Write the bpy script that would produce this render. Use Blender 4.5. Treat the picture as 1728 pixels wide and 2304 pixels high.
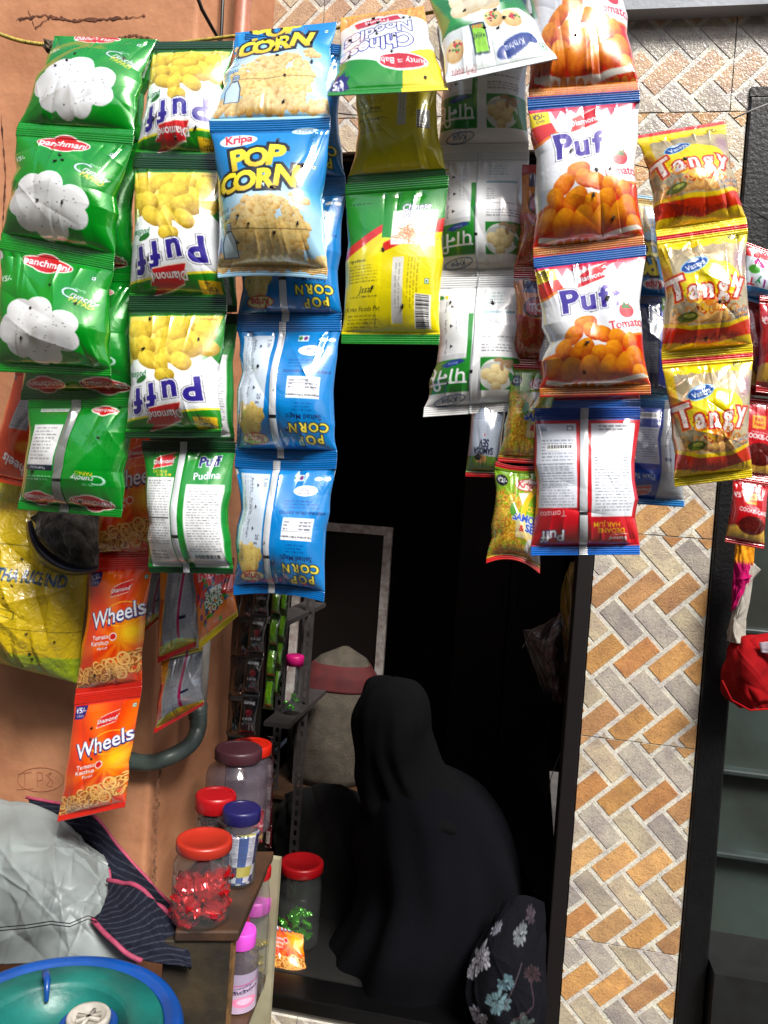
import bpy, bmesh, math, random
import numpy as np
from mathutils import Vector, Matrix
random.seed(7)
for o in list(bpy.data.objects): bpy.data.objects.remove(o)
SC = bpy.context.scene; COL = SC.collection

# ------------------------------------------------------------------ camera, sky, sun, exposure
F = 1780.0; CAMZ = 1.30
YAW, PITCH, ROLL = [math.radians(a) for a in (10.5, 1.5, 4.0)]
fw = Vector((-math.sin(YAW)*math.cos(PITCH), math.cos(YAW)*math.cos(PITCH), -math.sin(PITCH)))
r0 = Vector((math.cos(YAW), math.sin(YAW), 0)); u0 = r0.cross(fw)
rt = math.cos(ROLL)*r0 + math.sin(ROLL)*u0; up = -math.sin(ROLL)*r0 + math.cos(ROLL)*u0
CP = Vector((0, 0, CAMZ))
cd = bpy.data.cameras.new('camera'); cam = bpy.data.objects.new('camera', cd); COL.objects.link(cam)
m = Matrix.Identity(4)
for i in range(3): m[i][0], m[i][1], m[i][2], m[i][3] = rt[i], up[i], -fw[i], CP[i]
cam.matrix_world = m
cd.sensor_fit = 'VERTICAL'; cd.sensor_height = 36; cd.lens = F/2304*36; cd.clip_start = .01; cd.clip_end = 500
SC.camera = cam
SUN_EL, SUN_AZ = math.radians(50), math.radians(36)      # azimuth: to the right of straight behind the camera
sd = Vector((math.sin(SUN_AZ)*math.cos(SUN_EL), -math.cos(SUN_AZ)*math.cos(SUN_EL), math.sin(SUN_EL)))
w = bpy.data.worlds.new('World'); SC.world = w; w.use_nodes = True
nt = w.node_tree; bg = nt.nodes['Background']; sky = nt.nodes.new('ShaderNodeTexSky')
sky.sky_type = 'NISHITA'; sky.sun_disc = False; sky.sun_elevation = SUN_EL
sky.sun_rotation = math.atan2(sd.x, sd.y); sky.dust_density = 4; sky.air_density = 1.0; sky.ozone_density = 1.0
nt.links.new(sky.outputs[0], bg.inputs[0]); bg.inputs[1].default_value = 0.095
sl = bpy.data.lights.new('sun', 'SUN'); sl.energy = 4.4; sl.angle = math.radians(18); sl.color = (1, .97, .92)
so = bpy.data.objects.new('sun', sl); COL.objects.link(so)
so.rotation_euler = sd.to_track_quat('Z', 'Y').to_euler()
SC.view_settings.view_transform = 'Standard'; SC.view_settings.look = 'None'
SC.view_settings.exposure = 0.6; SC.view_settings.gamma = 1

# ------------------------------------------------------------------ pixel -> world helpers (K: picture units 1659x2212 -> photo pixels)
K = 1728/1659.0
def ray(u, v):
    return fw + rt*((u*K-864)/F) + up*(-(v*K-1152)/F)
def at(u, v, Y):
    d = ray(u, v); return CP + d*(Y/d.y)
def atz(u, v, z):
    d = ray(u, v); return CP + d*((z-CAMZ)/d.z)
YW = 1.80                                                  # the tiled shop wall

# ------------------------------------------------------------------ object helpers
def link(o, parent=None):
    COL.objects.link(o)
    if parent: o.parent = parent
    return o
def tag(o, label=None, cat=None, group=None, kind=None):
    if label: o['label'] = label
    if cat: o['category'] = cat
    if group: o['group'] = group
    if kind: o['kind'] = kind
    return o
def thing(name, label, cat, loc, group=None, kind=None):
    o = bpy.data.objects.new(name, None); o.empty_display_size = .05; COL.objects.link(o); o.location = loc
    return tag(o, label, cat, group, kind)
def mesh_obj(name, verts, faces, mat, parent=None, smooth=False, origin=None, cols=None):
    og = Vector(origin) if origin is not None else (parent.location.copy() if parent and parent.parent is None else (parent.parent.location + parent.location if parent else Vector((0, 0, 0))))
    V = np.asarray(verts, dtype=np.float64).reshape(-1, 3) - np.array(og)
    me = bpy.data.meshes.new(name)
    me.from_pydata(V.tolist(), [], faces if isinstance(faces, list) else faces.tolist())
    if cols is not None:
        a = me.color_attributes.new('print', 'FLOAT_COLOR', 'POINT')
        a.data.foreach_set('color', np.asarray(cols, dtype=np.float32).ravel())
    if smooth: me.polygons.foreach_set('use_smooth', [True]*len(me.polygons))
    me.materials.append(mat); me.update()
    o = bpy.data.objects.new(name, me); link(o, parent)
    if parent is None: o.location = og
    return o
class MB:
    def __init__(s): s.v = []; s.f = []
    def add(s, v, f):
        n = len(s.v); s.v += [tuple(p) for p in v]; s.f += [tuple(i+n for i in q) for q in f]
    def box(s, a, b, M=None):
        x0, y0, z0 = a; x1, y1, z1 = b
        v = [Vector(p) for p in ((x0,y0,z0),(x1,y0,z0),(x1,y1,z0),(x0,y1,z0),(x0,y0,z1),(x1,y0,z1),(x1,y1,z1),(x0,y1,z1))]
        if M: v = [M @ p for p in v]
        s.add(v, [(0,3,2,1),(4,5,6,7),(0,1,5,4),(1,2,6,5),(2,3,7,6),(3,0,4,7)]); return s
    def prism(s, pts, z0, z1):       # pts xy, counter clockwise
        n = len(pts)
        v = [(p[0], p[1], z0) for p in pts] + [(p[0], p[1], z1) for p in pts]
        s.add(v, [tuple(range(n))[::-1], tuple(range(n, 2*n))] + [(i, (i+1) % n, n+(i+1) % n, n+i) for i in range(n)]); return s
    def tube(s, path, r, n=10, cap=True, twist=None):
        P = [Vector(p) for p in path]; R = r if hasattr(r, '__len__') else [r]*len(P)
        ref = None; rings = []
        for i, p in enumerate(P):
            t = (P[min(i+1, len(P)-1)] - P[max(i-1, 0)]).normalized()
            if ref is None: ref = t.orthogonal().normalized()
            ref = (ref - t*ref.dot(t)).normalized(); b = t.cross(ref)
            rings.append([p + (ref*math.cos(2*math.pi*k/n) + b*math.sin(2*math.pi*k/n))*R[i] for k in range(n)])
        v = [q for g in rings for q in g]; f = []
        for i in range(len(P)-1):
            for k in range(n): f.append((i*n+k, i*n+(k+1) % n, (i+1)*n+(k+1) % n, (i+1)*n+k))
        if cap: f += [tuple(range(n))[::-1], tuple(range((len(P)-1)*n, len(P)*n))]
        s.add(v, f); return s
    def lathe(s, prof, c, n=40, ax=None, ribs=0, ribamp=0):
        c = Vector(c); v = []; f = []
        for r, z in prof:
            for k in range(n):
                a = 2*math.pi*k/n; rr = r*(1+ribamp*math.cos(ribs*a)) if ribs else r
                p = Vector((rr*math.cos(a), rr*math.sin(a), z))
                v.append(c + (ax @ p if ax else p))
        for i in range(len(prof)-1):
            for k in range(n): f.append((i*n+k, i*n+(k+1) % n, (i+1)*n+(k+1) % n, (i+1)*n+k))
        f.append(tuple(range(n))[::-1]); f.append(tuple(range((len(prof)-1)*n, len(prof)*n)))
        s.add(v, f); return s
    def build(s, name, mat, parent=None, smooth=False, origin=None): return mesh_obj(name, s.v, s.f, mat, parent, smooth, origin)
def bevel(o, wd=.003, seg=2):
    b = o.modifiers.new('bevel', 'BEVEL'); b.width = wd; b.segments = seg; b.limit_method = 'ANGLE'; return o
def copytree(o, loc, rot=None, parent=None, scale=None):
    c = o.copy(); COL.objects.link(c)
    if parent is None: c.location = loc
    if rot is not None: c.rotation_euler = rot
    if scale: c.scale = scale
    c.parent = parent
    for ch in list(o.children):
        d = ch.copy(); COL.objects.link(d); d.parent = c
    return c

# ------------------------------------------------------------------ materials
def lin(c): 
    c = np.asarray(c, dtype=np.float64); return np.where(c <= .04045, c/12.92, ((c+.055)/1.055)**2.4)
def mat(name, col, rough=.6, metal=0, noise=0, nscale=30, bump=0, bscale=80, spec=.5, coat=0, alpha=1, dark=None, detail=6, trans=0, sheen=0):
    M = bpy.data.materials.new(name); M.use_nodes = True; t = M.node_tree; b = t.nodes['Principled BSDF']
    c = tuple(lin(col)) + (1,)
    b.inputs['Base Color'].default_value = c; b.inputs['Roughness'].default_value = rough; b.inputs['Metallic'].default_value = metal
    b.inputs['Specular IOR Level'].default_value = spec; b.inputs['Coat Weight'].default_value = coat; b.inputs['Coat Roughness'].default_value = .08
    b.inputs['Alpha'].default_value = alpha; b.inputs['Transmission Weight'].default_value = trans
    b.inputs['Sheen Weight'].default_value = sheen
    if noise or bump:
        tc = t.nodes.new('ShaderNodeTexCoord')
    if noise:
        n = t.nodes.new('ShaderNodeTexNoise'); n.inputs['Scale'].default_value = nscale; n.inputs['Detail'].default_value = detail
        t.links.new(tc.outputs['Object'], n.inputs['Vector'])
        r = t.nodes.new('ShaderNodeValToRGB'); r.color_ramp.elements[0].position = .35; r.color_ramp.elements[1].position = .68
        d = dark if dark is not None else tuple(x*(1-noise) for x in col)
        r.color_ramp.elements[0].color = tuple(lin(d)) + (1,); r.color_ramp.elements[1].color = c
        t.links.new(n.outputs['Fac'], r.inputs[0]); t.links.new(r.outputs[0], b.inputs['Base Color'])
    if bump:
        n2 = t.nodes.new('ShaderNodeTexNoise'); n2.inputs['Scale'].default_value = bscale; n2.inputs['Detail'].default_value = 5
        t.links.new(tc.outputs['Object'], n2.inputs['Vector'])
        bp = t.nodes.new('ShaderNodeBump'); bp.inputs['Strength'].default_value = bump; bp.inputs['Distance'].default_value = .004
        t.links.new(n2.outputs['Fac'], bp.inputs['Height']); t.links.new(bp.outputs[0], b.inputs['Normal'])
    return M
def film(name, rough=.25, metal=.0, coat=.6, bump=.16, alpha=1, spec=.5, bscale=20, cr=.15, cior=2.0):
    M = bpy.data.materials.new(name); M.use_nodes = True; t = M.node_tree; b = t.nodes['Principled BSDF']
    a = t.nodes.new('ShaderNodeVertexColor'); a.layer_name = 'print'
    t.links.new(a.outputs['Color'], b.inputs['Base Color'])
    b.inputs['Roughness'].default_value = rough; b.inputs['Metallic'].default_value = metal
    b.inputs['Coat Weight'].default_value = coat; b.inputs['Coat IOR'].default_value = cior; b.inputs['Coat Roughness'].default_value = cr; b.inputs['Alpha'].default_value = alpha
    b.inputs['Specular IOR Level'].default_value = spec
    if bump:
        tc = t.nodes.new('ShaderNodeTexCoord'); n2 = t.nodes.new('ShaderNodeTexNoise'); n2.inputs['Scale'].default_value = bscale; n2.inputs['Detail'].default_value = 3
        n2.inputs['Distortion'].default_value = 1.2
        t.links.new(tc.outputs['Object'], n2.inputs['Vector'])
        bp = t.nodes.new('ShaderNodeBump'); bp.inputs['Strength'].default_value = bump; bp.inputs['Distance'].default_value = .006
        t.links.new(n2.outputs['Fac'], bp.inputs['Height']); t.links.new(bp.outputs[0], b.inputs['Normal'])
        t.links.new(bp.outputs[0], b.inputs['Coat Normal'])
    return M
FOIL = film('printed_metallic_foil', .22, .3, 1)
FILM = film('printed_glossy_film', .26, .08, 1)
SATIN = film('printed_satin_film', .36, .05, .7, .16)
MATT = film('printed_woven_plastic', .45, 0, .3, .5, bscale=60)
CLOTHP = film('printed_cloth', .9, 0, 0, .3, bscale=90, spec=.12)

# ------------------------------------------------------------------ print canvases (drawn with numpy, stored as mesh colour attributes)
_tc = {}
def text_tris(s, bold=0.0, shear=0.0):
    k = (s, bold, shear)
    if k in _tc: return _tc[k]
    c = bpy.data.curves.new('t', 'FONT'); c.body = s; c.size = 1; c.offset = bold; c.shear = shear; c.resolution_u = 3
    c.align_x = 'CENTER'; c.align_y = 'CENTER'
    o = bpy.data.objects.new('t', c); COL.objects.link(o)
    dg = bpy.context.evaluated_depsgraph_get(); me = bpy.data.meshes.new_from_object(o.evaluated_get(dg))
    me.calc_loop_triangles()
    V = np.array([v.co[:2] for v in me.vertices]).reshape(-1, 2); T = np.array([t.vertices[:] for t in me.loop_triangles], dtype=int).reshape(-1, 3)
    bpy.data.objects.remove(o); bpy.data.curves.remove(c); bpy.data.meshes.remove(me)
    _tc[k] = (V, T); return _tc[k]
RNG = np.random.default_rng(3)
def vnoise(h, w, cells, oct=3, seed=None):
    g = np.random.default_rng(seed) if seed is not None else RNG
    out = np.zeros((h, w)); amp = 1; tot = 0
    for o_ in range(oct):
        c = int(cells*2**o_); a = g.random((c+2, c+2))
        y = np.linspace(0, c*min(1, 1), h); x = np.linspace(0, c, w)
        yi = np.minimum(y.astype(int), c); xi = np.minimum(x.astype(int), c); fy = (y-yi)[:, None]; fx = (x-xi)[None]
        fy = fy*fy*(3-2*fy); fx = fx*fx*(3-2*fx)
        out += amp*((a[yi][:, xi]*(1-fx)+a[yi][:, xi+1]*fx)*(1-fy)+(a[yi+1][:, xi]*(1-fx)+a[yi+1][:, xi+1]*fx)*fy)
        tot += amp; amp *= .5
    return out/tot
class Cv:
    def __init__(s, asp, bgc, W=520):
        s.W = W; s.H = int(W*asp); s.a = asp; s.A = np.ones((s.H, s.W, 3))*np.array(bgc)
        s.yy, s.xx = np.mgrid[0:s.H, 0:s.W]; s.xx = (s.xx+.5)/W; s.yy = (s.yy+.5)/W
    def win(s, x0, y0, x1, y1):
        return (slice(max(0, int(y0*s.W)-1), max(0, min(s.H, int(y1*s.W)+2))), slice(max(0, int(x0*s.W)-1), max(0, min(s.W, int(x1*s.W)+2))))
    def put(s, sl, M, col, al=1):
        if M.size == 0: return
        a = (M*al)[..., None]; s.A[sl] = s.A[sl]*(1-a) + np.asarray(col)*a
    def rect(s, x0, y0, x1, y1, c, al=1): 
        sl_ = s.win(x0, y0, x1, y1); X = s.xx[sl_]; Y = s.yy[sl_]; s.put(sl_, ((X >= x0)&(X < x1)&(Y >= y0)&(Y < y1)).astype(float), c, al)
    def ell(s, cx, cy, rx, ry, c, rot=0, al=1, soft=0):
        R = max(rx, ry)*1.1; sl_ = s.win(cx-R, cy-R, cx+R, cy+R); X = s.xx[sl_]-cx; Y = s.yy[sl_]-cy
        q = math.radians(rot); U = X*math.cos(q)+Y*math.sin(q); V = -X*math.sin(q)+Y*math.cos(q)
        d = np.sqrt((U/rx)**2+(V/ry)**2)
        s.put(sl_, np.clip((1-d)/max(soft, .02), 0, 1) if soft else (d < 1).astype(float), c, al)
    def ring(s, cx, cy, r, wd, c, sq=1, rot=0, al=1, a0=None, a1=None):
        R = r*1.3+wd; sl_ = s.win(cx-R, cy-R, cx+R, cy+R); X = s.xx[sl_]-cx; Y = s.yy[sl_]-cy
        q = math.radians(rot); U = X*math.cos(q)+Y*math.sin(q); V = (-X*math.sin(q)+Y*math.cos(q))/sq
        d = np.abs(np.sqrt(U*U+V*V)-r); M = (d < wd/2)
        if a0 is not None:
            an = np.degrees(np.arctan2(V, U)) % 360; M &= (an >= a0)&(an <= a1)
        s.put(sl_, M.astype(float), c, al)
    def poly(s, pts, c, al=1, soft=0):
        P = np.array(pts, dtype=float); sl_ = s.win(P[:, 0].min(), P[:, 1].min(), P[:, 0].max(), P[:, 1].max())
        X = s.xx[sl_]; Y = s.yy[sl_]; M = np.zeros(X.shape, bool)
        for i in range(len(P)):
            x0, y0 = P[i]; x1, y1 = P[(i+1) % len(P)]
            if y0 == y1: continue
            M ^= ((Y >= min(y0, y1))&(Y < max(y0, y1))&(X < x0+(Y-y0)*(x1-x0)/(y1-y0)))
        s.put(sl_, M.astype(float), c, al)
    def line(s, pts, wd, c, al=1):
        for (x0, y0), (x1, y1) in zip(pts[:-1], pts[1:]):
            L = math.hypot(x1-x0, y1-y0)+1e-9; nx, ny = -(y1-y0)/L*wd/2, (x1-x0)/L*wd/2
            s.poly([(x0+nx, y0+ny), (x1+nx, y1+ny), (x1-nx, y1-ny), (x0-nx, y0-ny)], c, al)
    def text(s, t, cx, cy, h, c, rot=0, bold=.012, wide=1, out=None, shear=0, flip=False, arc=0, grad=None, al=1):
        # h = cap height in canvas units
        layers = ([(b_, oc) for oc, b_ in reversed(out)] if out else []) + [(0, c)]
        q = math.radians(rot); k = h/.7
        for ob, colr in layers:
            V, T = text_tris(t, bold+ob, shear)
            if not len(T): continue
            X = V[:, 0]*k*wide; Y = -(V[:, 1]-(0 if False else 0))*k
            if flip: X, Y = -X, -Y
            if arc: Y = Y + arc*X*X
            U = cx+X*math.cos(q)-Y*math.sin(q); W_ = cy+X*math.sin(q)+Y*math.cos(q)
            for a, b, d in T:
                xs = (U[a], U[b], U[d]); ys = (W_[a], W_[b], W_[d])
                sl_ = s.win(min(xs), min(ys), max(xs), max(ys)); PX = s.xx[sl_]; PY = s.yy[sl_]
                if PX.size == 0: continue
                e0 = (xs[1]-xs[0])*(PY-ys[0])-(ys[1]-ys[0])*(PX-xs[0]); e1 = (xs[2]-xs[1])*(PY-ys[1])-(ys[2]-ys[1])*(PX-xs[1]); e2 = (xs[0]-xs[2])*(PY-ys[2])-(ys[0]-ys[2])*(PX-xs[2])
                M = ((e0 >= -1e-9)&(e1 >= -1e-9)&(e2 >= -1e-9))|((e0 <= 1e-9)&(e1 <= 1e-9)&(e2 <= 1e-9))
                if colr is c and grad is not None:
                    g = np.clip((PY-cy+h/2)/h, 0, 1)[..., None]; cc = np.asarray(c)*(1-g)+np.asarray(grad)*g
                    a_ = M[..., None]*al; s.A[sl_] = s.A[sl_]*(1-a_)+cc*a_
                else: s.put(sl_, M.astype(float), colr, al)
    def micro(s, x0, y0, x1, y1, c, pitch=.028, al=.7, vert=False, seed=None):
        g = np.random.default_rng(seed) if seed is not None else RNG
        if vert:
            x = x0
            while x < x1-pitch*.4:
                y = y0; e = y1-(g.random()*.3*(y1-y0))
                while y < e:
                    L = .01+g.random()*.05; s.rect(x, y, x+pitch*.42, min(y+L, e), c, al*(.6+.4*g.random())); y += L+.012
                x += pitch
            return
        y = y0
        while y < y1-pitch*.4:
            x = x0; e = x1-(g.random()*.25*(x1-x0) if g.random() < .4 else 0)
            while x < e:
                L = .01+g.random()*.05; s.rect(x, y, min(x+L, e), y+pitch*.42, c, al*(.6+.4*g.random())); x += L+.012
            y += pitch
    def barcode(s, x0, y0, x1, y1, vert=False, seed=1):
        g = np.random.default_rng(seed); s.rect(x0, y0, x1, y1, (.93, .93, .93))
        p = (y0 if vert else x0)+.008; e = (y1 if vert else x1)-.008
        while p < e:
            w_ = g.choice([.004, .007, .011])
            if vert: s.rect(x0+.01, p, x1-.02, p+w_, (.08, .08, .08))
            else: s.rect(p, y0+.01, p+w_, y1-.02, (.08, .08, .08))
            p += w_+g.choice([.005, .008])
    def puff(s, cx, cy, rx, ry, rot, c1, c2, g):     # a printed curl or ball: light top, deeper rim
        R = max(rx, ry)*1.1; sl_ = s.win(cx-R, cy-R, cx+R, cy+R); X = s.xx[sl_]-cx; Y = s.yy[sl_]-cy
        if X.size == 0: return
        q = math.radians(rot); U = X*math.cos(q)+Y*math.sin(q); V = -X*math.sin(q)+Y*math.cos(q)
        d = np.abs(U/rx)**2.4+np.abs(V/ry)**2.4; M = np.clip((1-d)/.08, 0, 1)
        L = np.clip(.62-(X*.35+Y*.9)/R*.55 - d*.25, 0, 1) + (vnoise(X.shape[0], X.shape[1], 9, 2, int(g.integers(1e6)))-.5)*.35
        L = np.clip(L, 0, 1)[..., None]; cc = np.asarray(c2)*(1-L)+np.asarray(c1)*L
        s.A[sl_] = s.A[sl_]*(1-M[..., None])+cc*M[..., None]
    def popcorn(s, inside, n, seed, c=((.93, .86, .64), (.72, .52, .22))):
        g = np.random.default_rng(seed); k = 0; pts = []
        while k < n:
            x = g.random(); y = g.random()*s.a
            if inside(x, y): pts.append((x, y)); k += 1
        for x, y in sorted(pts, key=lambda p: p[1]):
            r = .016+.018*g.random(); t = g.random()
            for j in range(3):
                s.puff(x+g.normal()*.011, y+g.normal()*.011, r, r*(.7+.3*g.random()), g.random()*180, np.array(c[0])*(.93+.07*t), np.array(c[1])*(.85+.3*g.random()), g)
    def speck(s, cells=60, amp=.06, seed=0):
        n = (vnoise(s.H, s.W, cells, 2, seed)-.5)*amp*2; s.A = np.clip(s.A+n[..., None], 0, 1)
    def grid(s, nv, nu, vr=(0, 1), flip=False):
        A = s.A[::-1, ::-1] if flip else s.A
        k = 3; H = A.shape[0]
        yi = np.clip(((vr[0]+(np.arange(nv*k)+.5)/(nv*k)*(vr[1]-vr[0]))*H).astype(int), 0, H-1)
        xi = np.clip(((np.arange(nu*k)+.5)/(nu*k)*s.W).astype(int), 0, s.W-1)
        return A[yi][:, xi].reshape(nv, k, nu, k, 3).mean(axis=(1, 3))

WHITE = (.93, .94, .95)
def oval_logo(c, t, cx, cy, w_, h_, rot=0, fill=(.93, .9, .5), rim=(.75, .1, .1), tc=(.78, .08, .1), flip=False, th=None):
    c.ell(cx, cy, w_, h_, rim, rot); c.ell(cx, cy, w_*.93, h_*.86, fill, rot)
    c.text(t, cx, cy, th or h_*.9, tc, rot, .03, 1, shear=.2, flip=flip)
def red_cloud_logo(c, cx, cy, k, rot=0, flip=False):           # three-humped red label with white lower case name
    sg = -1 if flip else 1
    for col, e in (((.96, .92, .88), .012), ((.8, .07, .08), 0)):
        c.ell(cx, cy-sg*.0*k, .2*k+e, .052*k+e, col, rot); c.ell(cx, cy-sg*.03*k, .09*k+e, .05*k+e, col, rot); c.ell(cx, cy+sg*.035*k, .1*k+e, .035*k+e, col, rot)
    c.text('panchmani', cx, cy, .058*k, WHITE, rot, .025, 1.05, flip=flip)
def slash_logo(c, cx, cy, k, rot=-14, flip=False):               # red brush parallelogram with white name
    q = math.radians(rot); sg = -1 if flip else 1
    def P(x, y): x *= k*sg; y *= k*sg; return (cx+x*math.cos(q)-y*math.sin(q), cy+x*math.sin(q)+y*math.cos(q))
    for e, col in ((.012, (.95, .9, .85)), (0, (.78, .1, .12))):
        c.poly([P(-.2-e, .1+e), (P(-.13-e, -.03)), P(-.14, -.06-e), P(.0, -.1-e), P(.23+e, -.13-e), P(.15, -.07), P(.22+e, -.06), P(.15+e, .02), P(.17, .07+e), P(-.02, .09+e)], col)
    c.text('Diamond', cx, cy+.005*sg*k, .075*k, WHITE, rot, .02, .95, out=[((.45, .05, .08), .03)], flip=flip)
def veg(c, x, y, k=.02): c.rect(x-k, y-k, x+k, y+k, (.1, .45, .25)); c.rect(x-k*.75, y-k*.75, x+k*.75, y+k*.75, WHITE); c.ell(x, y, k*.45, k*.45, (.1, .45, .25))
def price(c, t, x, y, h, col, bgc=None, flip=False, rot=0):
    if bgc: c.ell(x, y, h*2.4, h*1.25, bgc)
    c.text(t, x, y, h, col, rot, .02, flip=flip)

def d_papad_front():
    G = (.0, .56, .10); c = Cv(1.12, G)
    c.A *= (1+(vnoise(c.H, c.W, 5, 3, 4)-.5)*.22)[..., None]
    Wc = (.93, .94, .95)
    for x, y, r in ((.30, .62, .135), (.47, .60, .15), (.22, .76, .14), (.40, .82, .17), (.57, .80, .16), (.70, .68, .125), (.72, .82, .11), (.45, .93, .115), (.30, .88, .12), (.56, .93, .1)):
        c.ell(x, y, r, r*.95, Wc)
    g = np.random.default_rng(5)
    for i in range(34):
        x = .15+g.random()*.6; y = .55+g.random()*.4
        if c.A[int(y*c.W), int(x*c.W), 0] > .6: c.rect(x, y, x+.008+.01*g.random(), y+.006, (.25, .22, .2))
    for i in range(5):
        x = .2+.5*g.random(); c.ell(x, .8+.1*g.random(), .05, .1, (.75, .74, .72), 10, .5, 1)
    red_cloud_logo(c, .44, .14, 1.12, 3)
    c.text('\u20b95/-', .10, .33, .05, WHITE, -8, .02)
    c.text('C', .71, .385, .10, (.75, .9, .85), 15, .0, 1.5, out=[((.05, .2, .15), .02)]); c.text('runchy', .83, .42, .055, WHITE, 18, .01, shear=.3, out=[((.05, .2, .12), .02)])
    c.text('WHITE', .80, .345, .022, WHITE, 14, .0); c.text('PAPAD', .82, .47, .045, (.93, .8, .15), 18, .01)
    veg(c, .87, .2)
    return c
def d_papad_back():
    c = Cv(1.2, (.0, .53, .12)); c.A *= (1+(vnoise(c.H, c.W, 5, 3, 9)-.5)*.2)[..., None]
    # drawn as seen hanging: writing is upside down
    c.rect(.13, .17, .40, .20, (.8, .85, .85)); c.micro(.14, .178, .39, .2, (.1, .1, .2), .02)
    c.rect(.10, .33, .40, .74, (.88, .89, .9)); c.micro(.13, .36, .36, .7, (.35, .35, .38), .034, .6)
    c.rect(.10, .735, .40, .79, (.06, .12, .2)); c.text('Nutritional', .24, .762, .028, WHITE, 2, .0, flip=True)
    c.micro(.1, .84, .40, .9, (.85, .93, .88), .03, .8)
    for x in np.arange(.56, .9, .045): c.micro(x, .3, x+.012, .62, (.02, .25, .08), .012, .6, True)
    red_cloud_logo(c, .72, .19, .55, 4, True)
    red_cloud_logo(c, .24, 1.06, .85, 2, True); red_cloud_logo(c, .74, 1.08, .95, 6, True)
    c.text('C', .83, .86, .09, (.75, .9, .85), 5, .0, 1.4, flip=True); c.text('runchy', .70, .85, .05, WHITE, 5, .01, shear=.3, flip=True, out=[((.05, .2, .12), .02)])
    c.text('PAPAD', .71, .80, .035, (.93, .8, .15), 5, .01, flip=True); c.text('WHITE', .74, .905, .02, WHITE, 5, 0, flip=True)
    return c
def d_puff_green():   # front, drawn as seen (packet hangs upside down)
    c = Cv(1.36, (.90, .92, .94))
    g = np.random.default_rng(11)
    c.rect(0, 0, 1, .16, (.10, .30, .06)); c.poly([(0, .14), (1, .12), (1, .62), (.93, .55), (.86, .62), (.1, .6), (0, .7)], (.10, .50, .08))
    c.poly([(.03, .15), (.97, .13), (.92, .40), (.8, .62), (.12, .6), (0, .66)], (.86, .78, .35))
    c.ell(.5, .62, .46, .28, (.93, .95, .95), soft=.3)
    for x, y, rx, ry, rt_ in ((.16, .30, .15, .1, 20), (.36, .24, .16, .09, -8), (.6, .26, .15, .1, 25), (.83, .3, .13, .1, 60), (.12, .48, .12, .09, 80), (.85, .46, .14, .09, 20), (.72, .44, .16, .1, 55), (.5, .34, .17, .09, 0), (.42, .47, .18, .095, 8), (.24, .46, .13, .09, 40), (.55, .56, .15, .085, 10), (.3, .6, .15, .085, 25), (.62, .47, .13, .09, -20), (.45, .66, .13, .08, 70), (.66, .62, .13, .08, 30), (.5, .76, .12, .07, 8)):
        c.puff(x, y, rx, ry, rt_, (.95, .86, .28), (.55, .42, .02), g)
    c.ell(.22, .80, .07, .03, (.05, .4, .12), -20); c.text('pudina', .17, .755, .06, (.05, .45, .25), 0, .02, flip=True)
    for i, (t, x, y) in enumerate((('P', .80, .88), ('u', .56, .92), ('f', .35, .945), ('f', .19, .99))):
        c.text(t, x, y, .225, (.16, .11, .52), -7, .035, 1.15, flip=True, out=[(WHITE, .035), ((.15, .15, .22), .05)])
    c.poly([(0, 1.18), (1, 1.06), (1, 1.36), (0, 1.36)], (.95, .88, .2)); c.poly([(0, 1.20), (1, 1.08), (1, 1.36), (0, 1.36)], (.10, .50, .08))
    slash_logo(c, .48, 1.14, 1, -4, True)
    c.rect(.76, 1.16, .97, 1.27, (.93, .75, .1)); c.text('\u20b95/-', .87, 1.235, .05, (.2, .15, .05), 0, .02, flip=True); c.text('Only', .86, 1.18, .035, (.2, .15, .05), 0, 0, flip=True)
    c.text('NAMKEEN', .84, .17, .025, (.6, .35, .1), 0, 0, flip=True)
    c.rect(0, 1.29, 1, 1.36, (.03, .22, .08)); c.rect(0, 0, 1, .1, (.03, .22, .08))
    return c
def d_puff_green_back():
    c = Cv(1.4, (.06, .5, .14)); c.rect(0, 0, 1, .12, (.02, .2, .08)); c.rect(0, 1.34, 1, 1.4, (.02, .2, .08))
    c.rect(.06, .39, .40, 1.33, (.86, .87, .88)); c.rect(.56, .46, .95, 1.33, (.86, .87, .88))
    c.micro(.08, .42, .38, 1.1, (.3, .32, .35), .027, .7, seed=4); c.micro(.59, .5, .93, 1.16, (.3, .32, .35), .027, .7, seed=8)
    c.rect(.09, .8, .38, .815, (.1, .1, .1), .8); c.barcode(.62, 1.18, .9, 1.25); c.micro(.1, 1.15, .3, 1.25, (.3, .3, .3), .035)
    slash_logo(c, .25, .22, .62, -6); c.text('DEDANE', .22, .33, .03, (.9, .75, .1), 0, .01); c.text('HAR JUM', .27, .365, .03, (.9, .75, .1), 0, .01)
    c.text('Puff', .76, .22, .1, (.1, .1, .4), -5, .04, out=[(WHITE, .04)]); c.text('Pudina', .76, .37, .075, WHITE, -5, .01, out=[((.02, .3, .35), .02)])
    return c
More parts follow.
